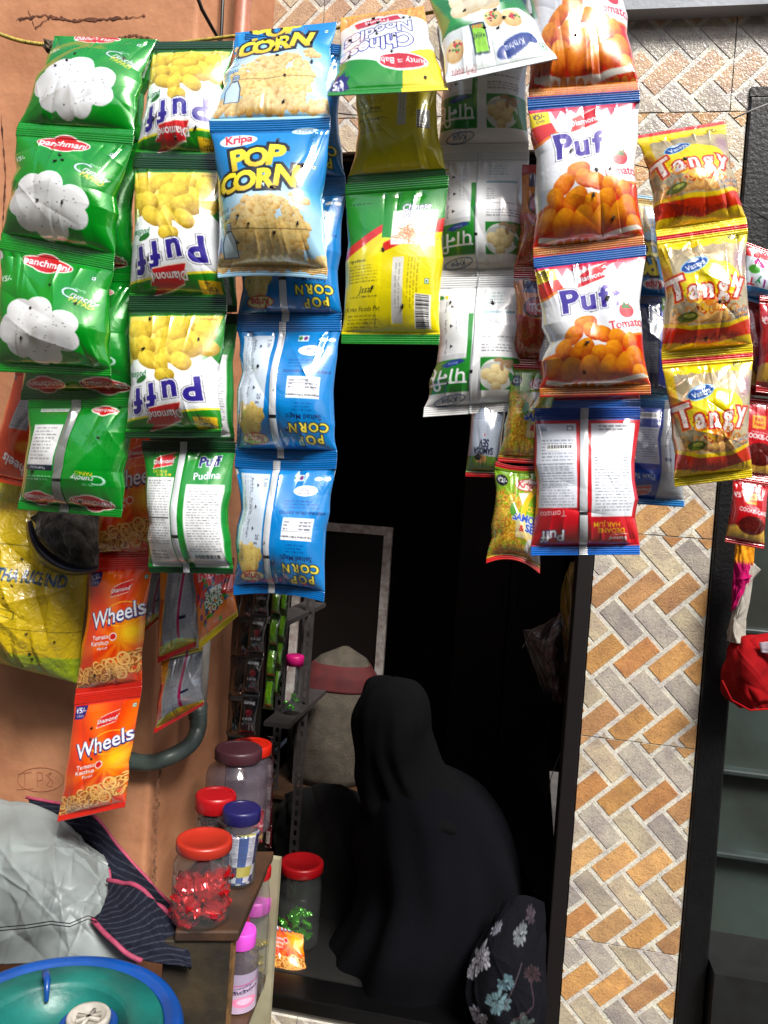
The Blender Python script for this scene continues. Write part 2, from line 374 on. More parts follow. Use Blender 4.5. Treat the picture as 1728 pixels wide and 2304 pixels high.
def d_popcorn_front():
    c = Cv(1.34, (.0, .50, .78)); g = np.random.default_rng(21)
    yy = np.clip((c.yy-.55)/.3, 0, 1)[..., None]; c.A = c.A*(1-yy)+np.array((.62, .80, .90))*yy
    c.ell(.5, .80, .45, .42, (.72, .86, .94), soft=.5)
    c.rect(0, 0, 1, .12, (.0, .42, .7))
    # kernel heap and glass bowl
    c.popcorn(lambda x, y: ((x-.52)/.36)**2+((y-1.0)/.26)**2 < 1 and y < 1.16, 260, 5)
    c.popcorn(lambda x, y: abs(x-.52) < .40-max(0, y-.98)*.9 and .95 < y < 1.24, 230, 6, ((.95, .86, .58), (.74, .54, .22)))
    c.popcorn(lambda x, y: y > 1.15+.06*math.sin(x*9) and y < 1.27, 200, 7)
    c.popcorn(lambda x, y: (x < .1 and .52 < y < .62) or ((x-.83)/.06)**2+((y-.73)/.05)**2 < 1, 12, 8)
    c.line([(.12, .98), (.3, 1.0), (.5, 1.005), (.75, 1.0), (.92, .975)], .007, (.45, .38, .25))
    # salt shaker
    c.poly([(.085, 1.08), (.12, 1.0), (.19, 1.0), (.235, 1.08), (.235, 1.2), (.085, 1.2)], (.15, .2, .35)); c.poly([(.095, 1.085), (.125, 1.01), (.185, 1.01), (.225, 1.085), (.225, 1.195), (.095, 1.195)], (.75, .85, .9))
    for k in range(3): c.ell(.155, .985-.018*k, .04, .013, (.15, .2, .35)); c.ell(.155, .985-.018*k, .033, .007, (.75, .85, .9))
    c.text('Salted', .10, .83, .04, (.1, .2, .45), -6, .0); c.text('Magic', .11, .89, .045, (.1, .2, .45), -6, .0)
    c.ell(.24, .19, .17, .055, WHITE, -5); c.text('Kripa', .24, .18, .075, (.85, .08, .15), -6, .03, 1.05, shear=.15, out=[(WHITE, .03)])
    Y1, Y2 = (.99, .93, .12), (.96, .86, .2)
    for t, x, y, h, r in (('P', .25, .39, .19, -9), ('O', .42, .375, .175, -3), ('P', .59, .36, .19, 4), ('C', .16, .61, .17, -12), ('O', .33, .60, .18, -7), ('R', .52, .585, .18, -3), ('N', .71, .56, .18, 2)):
        c.text(t, x, y, h, Y1, r, .045, 1.1, out=[((.05, .045, .04), .1)])
    for t, x, y, h, r in (('P', .25, .39, .19, -9), ('O', .42, .375, .175, -3), ('P', .59, .36, .19, 4), ('C', .16, .61, .17, -12), ('O', .33, .60, .18, -7), ('R', .52, .585, .18, -3), ('N', .71, .56, .18, 2)):
        c.text(t, x, y, h, Y1, r, .045, 1.1, grad=(.85, .72, .1))
    veg(c, .92, .45, .018); c.ell(.80, .11, .11, .03, (.8, .9, .95)); c.text('0 CHOL', .8, .11, .028, (.1, .2, .5), -4, 0)
    return c
def d_popcorn_back():
    c = Cv(1.28, (.0, .47, .76)); c.A *= (1+(vnoise(c.H, c.W, 4, 3, 2)-.5)*.16)[..., None]
    c.rect(0, 0, 1, .1, (.0, .38, .66)); c.rect(0, 1.18, 1, 1.28, (.0, .38, .66))
    c.rect(.06, .14, .37, .84, (.78, .84, .9))
    for y, t in ((.25, 'Batch No.'), (.45, 'Packing Dt.'), (.65, 'Net Weight')):
        c.poly([(.245, y+.02), (.245, y-.02), (.27, y)], (.1, .1, .2)); c.text(t, .19, y, .024, (.2, .2, .3), 90, 0)
    c.text('5.00', .33, .22, .035, (.3, .3, .35), 90, 0); c.text('20 g', .31, .75, .04, (.2, .2, .3), 90, .005); c.micro(.1, .16, .2, .7, (.35, .35, .45), .03, .4, True)
    c.popcorn(lambda x, y: ((x-.2)/.13)**2+((y-.93)/.11)**2 < 1 or (.1 < x < .33 and .82 < y < .87), 90, 12, ((.93, .85, .5), (.78, .6, .25)))
    c.ell(.24, 1.1, .14, .055, (.75, .1, .12)); c.ell(.24, 1.1, .13, .045, (.93, .88, .6)); c.text('Kripa', .24, 1.1, .06, (.8, .1, .15), 2, .03, flip=True)
    c.rect(.62, .14, .72, .2, (.85, .9, .92)); c.ell(.64, .17, .02, .02, (.2, .5, .3)); c.ell(.69, .17, .02, .02, (.45, .2, .5))
    c.ell(.86, .18, .04, .018, WHITE); c.ell(.94, .18, .035, .018, WHITE)
    c.ell(.76, .29, .12, .05, WHITE); c.text('Jssai', .76, .285, .045, (.3, .35, .5), 3, 0, shear=.3, flip=True); c.micro(.68, .31, .84, .33, (.3, .35, .5), .03)
    c.micro(.56, .38, .93, .46, (.03, .18, .45), .03, .6); c.text('KRISHNA GRUH UDHYOG', .75, .49, .026, (.03, .1, .35), 0, .01, flip=True)
    c.rect(.58, .54, .89, .74, (.88, .9, .92))
    for y in (.57, .6, .63, .66): c.rect(.59, y, .88, y+.003, (.3, .3, .35))
    c.micro(.6, .575, .66, .67, (.2, .2, .3), .03); c.micro(.76, .575, .87, .67, (.2, .2, .3), .03); c.text('Nutrition Information', .735, .712, .024, (.1, .1, .15), 0, .01, flip=True)
    c.micro(.64, .78, .84, .86, (.03, .18, .45), .03, .6)
    c.text('Salted Magic', .74, .905, .045, (.05, .1, .3), 0, .01, flip=True)
    for t, x, y in (('C', .92, .99), ('O', .83, .99), ('R', .74, .995), ('N', .64, 1.0), ('P', .88, 1.09), ('O', .79, 1.1), ('P', .70, 1.11)):
        c.text(t, x, y, .075, (.97, .9, .3), 2, .035, 1, flip=True, out=[((.05, .06, .08), .07)])
    return c
def d_noodle_front():
    c = Cv(1.0, (.08, .52, .1)); g = np.random.default_rng(8)
    c.rect(0, 0, 1, .3, (.85, .62, .25))
    for i in range(90): x = g.random(); y = g.random()*.25; c.line([(x, y), (x+.05*g.normal(), y+.05*g.normal())], .012, (.93, .7, .35) if i % 2 else (.8, .5, .15))
    c.poly([(.0, .2), (.3, .1), (.7, .08), (1, .2), (1, .8), (.65, .8), (.05, .68)], (.9, .93, .93))
    c.poly([(.7, .68), (1, .55), (1, 1), (.62, 1)], (.92, .82, .08))
    c.poly([(.18, .17), (.68, .10), (.72, .18), (.22, .28)], (.78, .1, .15)); c.text('Fryums', .44, .185, .06, WHITE, -5, .02, 1.1, flip=True)
    c.text('Noodles', .46, .36, .15, WHITE, -12, .03, 1.05, shear=.2, flip=True, out=[((.12, .12, .5), .05)])
    c.text('Chinese', .44, .56, .15, WHITE, -12, .03, 1.1, shear=.2, flip=True, out=[((.12, .12, .5), .05)])
    c.ell(.66, .75, .23, .09, WHITE, 2); c.ell(.66, .75, .215, .075, (.7, .08, .12), 2); c.text('Bunty = Babli', .66, .75, .06, WHITE, 3, .01, flip=True)
    P = [(.09+.085*(1.2 if k % 2 else .8)*math.cos(k*math.pi/8), .90+.085*(1.2 if k % 2 else .8)*math.sin(k*math.pi/8)) for k in range(16)]
    c.poly(P, (.12, .1, .42)); c.text('\u20b95', .08, .9, .07, WHITE, 0, .03, flip=True)
    c.rect(0, .955, .62, 1, (.1, .5, .12)); c.rect(.62, .955, 1, 1, (.9, .82, .1))
    return c
def d_noodle_back(top=False):
    c = Cv(1.45, (.93, .87, .04)); g = np.random.default_rng(18)
    if not top:
        c.rect(0, 0, 1, .42, (.1, .52, .12)); c.poly([(0, .4), (1, .3), (1, .62), (.42, .55), (0, .62)], (.1, .52, .12))
        c.poly([(0, .62), (.4, .42), (.4, .5), (0, .72)], (.8, .15, .1)); c.poly([(0, .72), (.4, .5), (.4, .58), (0, 1.0)], (.88, .82, .04))
        c.poly([(.42, .6), (1, .36), (1, .48), (.42, .68)], (.8, .15, .1)); c.poly([(.42, .68), (1, .48), (1, 1), (.42, 1)], (.88, .82, .04))
        c.rect(.5, .3, .93, .62, (.93, .93, .9)); c.text('Chinese', .72, .27, .06, WHITE, -3, .02, shear=.2, out=[((.12, .12, .4), .04)]); c.text('Noodles', .73, .34, .05, WHITE, -3, .02, shear=.2, out=[((.12, .12, .4), .04)])
        for i in range(160): x = .74+.13*g.normal()*.6; y = .53+.035*g.normal(); c.line([(x, y), (x+.05*g.normal(), y+.03*g.normal())], .008, (.93, .6, .4) if i % 2 else (.85, .42, .25))
        c.text('Ingredients:', .16, .74, .028, (.2, .2, .05), 0, .005); c.micro(.05, .2, .35, .24, (.05, .25, .05), .03)
    y0 = .78 if not top else .25
    c.micro(.06, y0, .38, y0+.16, (.35, .33, .05), .028, .6); c.text('Jssai', .25, y0+.22, .06, (.15, .15, .05), 0, .0, shear=.3); c.micro(.08, y0+.27, .38, y0+.3, (.3, .3, .05), .03)
    c.text('Krisn Foods Pvt', .22, y0+.38, .04, (.15, .15, .05), 0, .0, shear=.2); c.micro(.06, y0+.43, .38, y0+.58, (.35, .33, .05), .03, .6)
    c.rect(.53, y0-.05, .64, y0+.5, (.85, .85, .82)); c.micro(.56, y0, .63, y0+.45, (.4, .4, .4), .035, .5, True)
    c.micro(.68, y0-.05, .8, y0+.4, (.35, .33, .05), .03, .5, True); veg(c, .87, y0+.15, .022); c.barcode(.76, y0+.26, .92, y0+.54, True)
    if top: c.rect(0, 1.33, 1, 1.45, (.1, .45, .1)); c.A[:int(.3*c.H)] *= 1
    c.rect(0, 1.36, 1, 1.45, (.1, .5, .12))
    return c
def dome(c, x, y, r, g, c1=(.93, .85, .62), c2=(.72, .56, .32)): c.puff(x, y, r, r*.9, 0, c1, c2, g)
def d_puri_front():
    c = Cv(.95, (.1, .5, .12)); g = np.random.default_rng(28)
    c.A *= (1+(vnoise(c.H, c.W, 6, 3, 31)-.5)*.4)[..., None]; c.ell(.45, .42, .30, .26, (.9, .92, .9), soft=.3); c.poly([(0, .62), (.1, .60), (.3, .62), (.6, .55), (.85, .50), (1, .58), (1, .95), (0, .95)], (.84, .87, .87))  # soft white ellipse paints glare into the middle of the print
    c.text('\u092a\u093e\u0928\u0940', .3, .1, .14, WHITE, -12, .02, flip=True)
    for x, y, r in ((.3, .3, .13), (.45, .22, .13), (.62, .28, .13), (.4, .38, .13), (.56, .4, .12), (.25, .42, .1)): dome(c, x, y, r, g, (.96, .93, .82), (.82, .72, .5))
    for x, y in ((.12, .76), (.55, .6), (.72, .62)):
        dome(c, x, y, .09, g)
        for i in range(14): c.ell(x+g.normal()*.03, y-.02+g.normal()*.02, .012, .01, [(.2, .5, .15), (.8, .2, .15), (.5, .1, .2)][i % 3])
    for i in range(12): c.ell(.75+g.normal()*.06, .35+g.normal()*.07, .045, .022, (.12, .5, .2), g.random()*180)
    c.rect(.30, .62, .45, .84, (.1, .2, .25)); c.rect(.315, .635, .435, .825, (.5, .75, .12)); c.text('Jaljira', .375, .72, .035, (.05, .2, .05), 4, .01); c.text('FREE', .375, .655, .035, (.85, .2, .1), 4, .01)
    c.ell(.68, .815, .19, .05, (.08, .2, .5), -14); c.ell(.84, .79, .06, .03, (.08, .2, .5), 20); c.text('Krishna', .68, .815, .045, WHITE, -8, 0, flip=True)
    c.text('\u091f\u0947\u0938\u094d\u091f\u0940 \u0917\u092a\u0936\u092a', .18, .89, .035, (.6, .2, .2), 2, 0, flip=True); veg(c, .93, .84, .025)
    return c
def d_puri_back():    # as seen, hanging upside down
    c = Cv(1.35, (.88, .89, .90)); g = np.random.default_rng(38)
    G = (.10, .50, .14)
    c.rect(.0, .83, 1, 1.14, G); c.rect(.385, .38, .44, .9, G); c.rect(0, .78, .385, .83, (.78, .79, .8))
    for y, t in ((.30, 'Batch No.'), (.5, 'Packing Dt.'), (.7, 'Net Weight')):
        c.poly([(.17, y+.02), (.21, y), (.17, y-.02)], (.12, .12, .2)); c.text(t, .12, y, .022, (.35, .35, .4), 90, 0)
    c.micro(.24, .2, .34, .6, (.5, .5, .55), .045, .35, True); c.ell(.05, .2, .03, .02, (.2, .5, .2)); c.ell(.11, .2, .02, .02, (.8, .75, .1))
    c.micro(.58, .16, .82, .3, (.2, .5, .5), .035, .5); c.rect(.55, .36, .9, .385, (.25, .5, .6), .6); c.micro(.56, .45, .66, .6, (.35, .35, .4), .03, .6)
    c.micro(.56, .62, .92, .66, (.25, .25, .3), .03); c.micro(.56, .70, .92, .79, (.3, .3, .35), .03); 
    c.text('\u092a\u093e\u0928\u0940', .22, .99, .15, WHITE, 0, .01, 1.1, flip=True); c.text('\u092a\u0941', .02, 1.0, .14, WHITE, 0, .01, 1, flip=True)
    c.poly([(.1, .88), (.2, .84), (.32, .83), (.38, .86), (.28, .89), (.18, .91)], (.1, .22, .5)); c.text('Krishna', .24, .87, .025, (.6, .75, .9), -4, 0, flip=True)
    c.ell(.72, 1.0, .18, .15, (.83, .84, .82)); c.ell(.72, .94, .16, .06, (.7, .72, .7))
    for x, y, r in ((.62, .99, .06), (.72, .95, .06), (.8, .99, .06), (.68, 1.03, .06), (.77, 1.04, .06), (.71, 1.11, .05)): dome(c, x, y, r, g, (.93, .88, .68), (.72, .6, .38))
    for i in range(8): c.ell(.82+g.normal()*.05, .87+g.normal()*.03, .04, .02, (.6, .48, .35), g.random()*180); c.ell(.9+g.normal()*.02, 1.05+g.normal()*.03, .03, .02, (.2, .55, .3), g.random()*180)
    c.rect(.44, .0, .55, 1.35, (.90, .91, .92))
    c.rect(0, 1.14, 1, 1.35, (.90, .90, .89)); c.ell(.25, 1.21, .16, .045, (.1, .25, .45), -8); c.ell(.25, 1.21, .15, .037, (.84, .84, .83), -8); c.text('Kripa', .25, 1.21, .05, (.1, .25, .45), -8, .01, shear=.2, flip=True)
    return c
def d_puff_red():
    c = Cv(1.36, (.88, .89, .91)); g = np.random.default_rng(48)
    c.rect(0, 0, 1, .11, (.02, .30, .62))
    for y in (.03, .05, .075): c.rect(0, y, 1, y+.006, (.25, .5, .75))
    c.poly([(0, .11), (1, .1), (1, .13), (0, .14)], (.8, .1, .25))
    for k in range(9): x = .2+.085*k; c.poly([(x, .13), (x+.1, .13), (x+.04+.02*math.sin(k), .2+.03*math.cos(k*2))], (.85, .2, .3), .75)
    c.poly([(0, .14), (.18, .14), (.19, .25), (0, .27)], (.95, .85, .05)); c.text('\u20b95/-', .09, .18, .045, (.1, .1, .3), -6, .02); c.text('Only', .1, .225, .03, (.1, .1, .3), -6, .0)
    c.poly([(0, .27), (.2, .25), (.24, .34), (.06, .42), (0, .42)], (.82, .16, .1)); c.poly([(0, .42), (.06, .42), (.24, .34), (.26, .35), (.08, .44), (0, .45)], (.95, .5, .1))
    slash_logo(c, .5, .26, .75, -12)
    for t, x, y, h in (('P', .28, .50, .22), ('u', .46, .50, .2), ('f', .61, .49, .2), ('f', .73, .48, .2)):
        c.text(t, x, y, h, (.22, .14, .55), -4, .035, 1.1, out=[(WHITE, .035), ((.2, .2, .3), .05)])
    c.ell(.83, .62, .075, .065, (.85, .1, .15)); c.poly([(.81, .53), (.84, .57), (.87, .53), (.86, .58), (.9, .6), (.83, .6), (.78, .6)], (.1, .4, .12)); c.text('Tomato', .82, .74, .075, (.8, .1, .15), -9, .02); c.text('FLAVOUR', .88, .795, .02, (.8, .3, .3), -9, 0)
    c.poly([(0, 1.0), (.2, .95), (.5, 1.0), (.8, .84), (1, .80), (1, 1.36), (0, 1.36)], (.95, .5, .1)); c.poly([(0, 1.02), (.2, .97), (.5, 1.02), (.8, .86), (1, .82), (1, 1.36), (0, 1.36)], (.80, .16, .08))
    for x, y, rx, ry, rt_ in ((.42, .72, .13, .085, -8), (.28, .83, .13, .09, -40), (.48, .80, .12, .09, 30), (.58, .83, .11, .085, 20), (.2, .95, .12, .09, 60), (.38, .96, .14, .1, -30), (.72, .86, .1, .085, 10), (.84, .9, .08, .1, 20), (.55, 1.0, .1, .09, 0), (.68, .98, .1, .11, 0), (.88, 1.03, .1, .11, -20), (.12, 1.1, .11, .12, 0), (.28, 1.13, .12, .13, 30), (.45, 1.13, .11, .14, 15), (.62, 1.13, .1, .15, 30), (.78, 1.1, .1, .14, 35), (.92, 1.17, .09, .09, 10)):
        c.puff(x, y, rx*.86, ry*.86, rt_, (.97, .66, .08), (.66, .18, .01), g)
    c.poly([(.05, 1.2), (.3, 1.24), (.6, 1.235), (.95, 1.17), (1, 1.2), (.6, 1.27), (.25, 1.275), (.05, 1.24)], (.85, .84, .8))
    for i in range(14): c.puff(.05+.07*i, 1.3+.01*math.sin(i), .06, .04, i*20, (.8, .5, .15), (.6, .28, .06), g)
    c.text('NAMKEEN', .14, 1.32, .03, (.85, .7, .5), -3, 0)
    return c
def d_puff_red_back():
    c = Cv(1.36, (.78, .08, .13)); c.rect(0, 0, 1, .12, (.03, .27, .62)); c.rect(0, 1.27, 1, 1.36, (.04, .38, .75))
    c.rect(.03, .15, .41, .92, (.84, .86, .90)); c.rect(.55, .15, .95, 1.0, (.86, .88, .91)); c.rect(.41, .15, .47, 1.0, (.78, .08, .13))
    c.micro(.08, .3, .38, .5, (.3, .32, .4), .03, .6); c.barcode(.12, .34, .36, .4); c.rect(.07, .17, .13, .22, (.4, .45, .5), .5); c.rect(.32, .17, .38, .22, (.3, .3, .4), .6); c.rect(.33, .18, .37, .21, WHITE)
    for y in np.arange(.52, .72, .022): c.rect(.06, y, .38, y+.003, (.35, .4, .5), .7)
    c.micro(.06, .52, .38, .9, (.3, .32, .4), .026, .6); c.micro(.62, .17, .93, .24, (.2, .2, .25), .03, .7); c.micro(.7, .28, .76, .42, (.2, .2, .3), .035, .8); c.micro(.58, .46, .93, .97, (.3, .32, .4), .028, .6)
    c.text('Tomato', .18, .97, .055, (.93, .75, .75), -3, .01, flip=True); c.text('Puff', .20, 1.17, .1, WHITE, -4, .03, flip=True, out=[((.12, .1, .4), .04)])
    c.text('HAR JUM', .70, 1.07, .045, (.93, .7, .1), 0, .02, flip=True); c.text('DEDANE', .74, 1.125, .045, (.93, .7, .1), 0, .02, flip=True); slash_logo(c, .8, 1.2, .42, 0, True)
    return c
def d_tangy():
    c = Cv(1.32, (.70, .64, .50)); g = np.random.default_rng(58)
    c.A *= (1+(vnoise(c.H, c.W, 8, 4, 12)-.5)*.5)[..., None]
    c.rect(0, 0, 1, .05, (.78, .08, .12)); c.rect(0, .05, 1, .13, (.92, .82, .05))
    for k in range(7): c.ell(.08+.15*k, .13, .09, .055, (.92, .82, .05))
    c.rect(.0, .1, .1, .5, (.88, .75, .1)); c.ell(.02, .5, .09, .2, (.85, .55, .15), soft=.5)
    price(c, '\u20b95/-', .84, .12, .055, (.15, .15, .1), (.85, .78, .1))
    c.ell(.52, .60, .36, .24, (.95, .86, .05)); c.ell(.9, .36, .1, .16, (.62, .45, .55), 10, .6, .5); c.ell(.36, .39, .17, .075, (.6, .8, .9), -15); c.ell(.36, .39, .155, .062, (.05, .28, .6), -15); c.text('Vasaya', .37, .4, .06, WHITE, -15, .015)
    c.poly([(.28, .36), (.36, .32), (.43, .33), (.37, .36)], WHITE)
    c.ring(.52, .80, .17, .05, (.78, .25, .05), .7, 0, 1, 10, 170); c.ring(.52, .79, .12, .05, (.95, .75, .1), .8, 0, 1, 5, 175); c.ell(.52, .80, .1, .05, (.93, .55, .15))
    for t, x, y, h, r in (('T', .13, .63, .23, -10), ('a', .31, .67, .2, -4), ('n', .48, .67, .2, 0), ('g', .66, .665, .2, 2), ('y', .85, .63, .2, 6)):
        c.text(t, x, y, h, (.93, .88, .85), r, .035, .95, out=[((.75, .15, .05), .065), ((.93, .55, .1), .09)])
    for t, x, y, h, r in (('T', .13, .63, .23, -10), ('a', .31, .67, .2, -4), ('n', .48, .67, .2, 0), ('g', .66, .665, .2, 2), ('y', .85, .63, .2, 6)):
        c.text(t, x, y, h, (.93, .88, .85), r, .035, .95)
    for i in range(46): c.ell(.1+.8*g.random(), .62+.16*g.random(), .007, .007, (.5, .15, .15))
    for i in range(14): c.puff(.08+.85*g.random(), .93+.05*g.random(), .07, .035, g.random()*60-30, (.93, .78, .5), (.7, .42, .18), g)
    for i in range(18): c.ring(.06+.88*g.random(), .84+.13*g.random(), .045, .022, (.93, .72, .38) if i % 2 else (.78, .48, .18), .7, g.random()*180)
    c.ell(.25, .93, .11, .05, (.35, .4, .12)); c.ell(.27, .92, .06, .02, (.7, .72, .3))
    c.text('CRUNCHY', .84, .91, .04, (.15, .15, .2), -14, .015, out=[(WHITE, .04)]); c.text('FRYUMS', .87, .965, .036, (.15, .15, .2), -14, .015, out=[(WHITE, .04)])
    c.poly([(0, .94), (.3, 1.02), (.7, 1.02), (1, .93), (1, 1.32), (0, 1.32)], (.95, .8, .08)); c.poly([(0, .98), (.3, 1.06), (.7, 1.06), (1, .97), (1, 1.12), (.5, 1.2), (0, 1.14)], (.85, .2, .04))
    c.text('All Time Crunchy', .5, 1.15, .06, (.45, .12, .05), -3, .0, 1, shear=.25); c.rect(0, 1.22, 1, 1.32, (.92, .82, .08))
    return c
def d_wheels():
    c = Cv(1.9, (.88, .30, .02)); g = np.random.default_rng(68)
    an = np.arctan2(c.yy-1.15, c.xx-.7); c.A += (np.sin(an*9)*.09)[..., None]*np.array((.4, 1, .1)); c.A = np.clip(c.A, 0, 1)
    c.ell(.85, 1.05, .35, .3, (.95, .75, .1), soft=.8); c.ell(.2, .9, .25, .45, (.9, .22, .02), soft=.9)
    c.rect(0, 0, 1, .19, (.80, .12, .05)); c.poly([(.04, .19), (.23, .19), (.22, .33), (.18, .38), (.04, .38)], (.16, .1, .42)); c.text('\u20b95/-', .13, .26, .075, WHITE, -3, .02, .85); c.text('Only', .13, .335, .04, WHITE, -3, 0)
    slash_logo(c, .58, .44, .78, -8); veg(c, .94, .28, .03)
    c.ring(.7, .78, .28, .02, (.95, .7, .15), .6)
    c.text('Wheels', .60, .80, .23, (.1, .12, .42), -12, .055, .80); c.text('Wheels', .60, .79, .23, WHITE, -12, .012, .80)
    for t, y in (('Tomato', 1.09), ('Ketchup', 1.17), ('Flavour', 1.245)): c.text(t, .40 if t != 'Flavour' else .45, y, .062 if t != 'Flavour' else .04, WHITE, -4, .02, .95, out=[((.7, .1, .05), .03)])
    c.ell(.60, 1.09, .055, .055, (.8, .12, .1)); c.ring(.60, 1.09, .05, .012, WHITE)
    c.ell(.88, 1.43, .12, .09, (.2, .35, .06), 30); c.ell(.86, 1.5, .08, .05, (.3, .4, .08), -30)
    for i in range(70):
        x = g.random(); y = 1.55+.24*g.random()-.18*x+(.06 if x < .3 else 0)
        r = .06+.03*g.random(); c.ring(x, y, r, .035, (.62, .32, .1), .65, g.random()*180); c.ring(x-.004, y-.006, r, .024, (.95, .72, .38), .65, g.random()*180)
    for x, y in ((.6, 1.5), (.78, 1.42), (.72, 1.62)):
        c.ring(x, y, .1, .04, (.85, .58, .28), .75, 60); c.ring(x, y, .1, .02, (.96, .78, .45), .75, 60); 
        for a in (0, 60, 120): c.line([(x-.08*math.cos(math.radians(a)), y-.06*math.sin(math.radians(a))), (x+.08*math.cos(math.radians(a)), y+.06*math.sin(math.radians(a)))], .022, (.9, .66, .35))
    c.rect(0, 1.8, 1, 1.9, (.80, .12, .05)); c.text('NAMKEEN', .14, 1.77, .028, (.3, .1, .05), -8, 0)
    return c
def d_wheels_back():
    c = Cv(1.5, (.85, .25, .03)); c.A *= (1+(vnoise(c.H, c.W, 3, 2, 2)-.5)*.4)[..., None]; c.rect(.3, .3, .6, .8, (.6, .6, .62)); c.micro(.33, .33, .58, .78, (.3, .3, .3), .03)
    c.text('Wheels', .6, 1.25, .13, WHITE, 20, .02, flip=True, out=[((.6, .1, .1), .03)]); c.ell(.65, 1.0, .2, .1, (.85, .6, .2), 0, .8, .5)
    return c
def noodles(c, inside, n, seed, cols=((.95, .76, .28), (.85, .58, .14), (.66, .40, .08))):
    g = np.random.default_rng(seed); k = 0
    while k < n:
        x = g.random(); y = g.random()*c.a
        if not inside(x, y): continue
        k += 1; a = g.random()*6.28; b = a+g.normal()*1.2; L = .07
        c.line([(x, y), (x+L*math.cos(a), y+L*math.sin(a)), (x+L*math.cos(a)+L*math.cos(b), y+L*math.sin(a)+L*math.sin(b))], .013, cols[int(g.integers(3))])
def d_sev_front():
    c = Cv(1.75, (.50, .68, .08)); c.rect(0, 0, 1, .09, (.75, .1, .12))
    noodles(c, lambda x, y: y > .52 and x < .62+.1*math.sin(y*5) or y > 1.4, 700, 3)
    c.ell(.15, .3, .12, .1, (.1, .12, .15)); c.text('\u20b92/-', .16, .3, .08, WHITE, 0, .02); c.ell(.66, .35, .24, .11, (.75, .12, .12)); c.ell(.66, .35, .22, .095, (.93, .9, .85)); c.text('Kripa', .66, .35, .12, (.75, .12, .15), 4, .03)
    c.poly([(.5, .5), (.8, .48), (.7, .75), (.6, .72)], (.9, .88, .85)); c.ring(1.0, .8, .35, .1, (.93, .75, .1), 1.5, 20); c.text('CORN', .88, .78, .09, (.93, .85, .1), 2, .03, out=[((.6, .3, .05), .03)])
    c.rect(.5, .9, 1, 1.3, (.9, .88, .86), .6)
    c.text('SAMOSA', .74, .96, .13, (.15, .3, .7), 6, .04, .9, out=[(WHITE, .04)]); c.text('&', .62, 1.13, .11, (.8, .15, .15), 6, .03, out=[(WHITE, .04)]); c.text('SEV', .84, 1.12, .13, (.15, .3, .7), 6, .04, out=[(WHITE, .04)])
    c.ell(.42, .8, .07, .12, (.3, .55, .15)); c.poly([(.75, 1.3), (1, 1.2), (1, 1.6), (.85, 1.62), (.68, 1.5)], (.88, .86, .85)); c.rect(0, 1.66, 1, 1.75, (.8, .12, .1))
    return c
def d_sev_orange():
    c = Cv(1.75, (.75, .2, .06)); noodles(c, lambda x, y: y > 1.0, 300, 13, ((.85, .55, .2), (.65, .35, .1), (.5, .25, .06))); c.poly([(0, .2), (.7, .1), (1, .5), (.6, .95), (0, .8)], (.9, .5, .06)); c.rect(0, .0, 1, .12, (.78, .1, .12))
    c.poly([(.2, .15), (.9, .2), (.8, .45), (.2, .4)], (.12, .12, .35)); c.ell(.5, .7, .3, .2, (.1, .08, .08)); c.ell(.5, .7, .26, .17, (.75, .12, .1)); c.text('TO', .5, .72, .16, WHITE, 0, .03)
    return c
def d_sev_back():
    c = Cv(1.5, (.62, .66, .72)); c.micro(.1, .08, .9, .55, (.25, .27, .35), .04, .7); c.text('SEV', .5, .93, .13, (.08, .1, .2), 0, .03, flip=True); c.text('&', .5, .8, .0001 if False else .05, (.7, .1, .1), 0, .02, flip=True); c.text('SAMOSA', .5, 1.06, .11, (.08, .1, .2), 0, .03, .95, flip=True)
    c.rect(0, 1.15, 1, 1.42, (.38, .55, .12)); c.ell(.45, 1.2, .17, .07, (.75, .55, .3)); c.ell(.35, 1.17, .1, .05, (.1, .1, .1)); c.rect(0, 1.42, 1, 1.5, (.7, .1, .1))
    return c
def d_salted_back():
    c = Cv(1.3, (.05, .22, .62)); c.rect(0, 0, 1, .1, (.04, .35, .6)); c.rect(0, 1.22, 1, 1.3, (.08, .5, .8))
    c.barcode(.35, .16, .72, .24); c.rect(.25, .35, .7, .8, (.75, .78, .84))
    for y in np.arange(.38, .78, .03): c.rect(.27, y, .68, y+.004, (.35, .35, .4), .7)
    c.micro(.27, .38, .68, .78, (.3, .3, .35), .03, .5); c.poly([(.2, .9), (.72, .85), (.66, 1.0), (.2, 1.06)], (.04, .32, .78)); c.text('Plain Salted', .45, .95, .06, WHITE, 3, .015, flip=True); slash_logo(c, .5, 1.12, .55, -4, True)
    c.poly([(.76, 0), (1, 0), (1, 1.22), (.66, 1.22), (.72, .9)], (.66, .68, .7)); c.micro(.8, .2, .97, 1.15, (.4, .4, .45), .03, .5); c.rect(.78, .72, .86, .76, (.1, .1, .25))
    return c
def d_salted_top():
    c = Cv(1.3, (.03, .12, .3)); c.poly([(0, 0), (.4, 0), (.3, .9), (0, 1.1)], (.28, .13, .06)); c.poly([(.75, .1), (1, .0), (1, 1.3), (.68, 1.1)], (.05, .22, .65)); c.rect(.42, .6, .68, .98, (.35, .38, .42)); c.micro(.44, .62, .66, .96, (.6, .6, .65), .03)
    c.rect(.76, .02, 1, .2, (.25, .42, .1)); c.text('\u20b95/-', .88, .1, .09, WHITE, 0, .02); c.rect(0, 1.15, 1, 1.3, (.05, .35, .5)); c.text('PUFFED CHIPS', .6, 1.2, .05, (.5, .75, .8), 4, .01, flip=True); return c
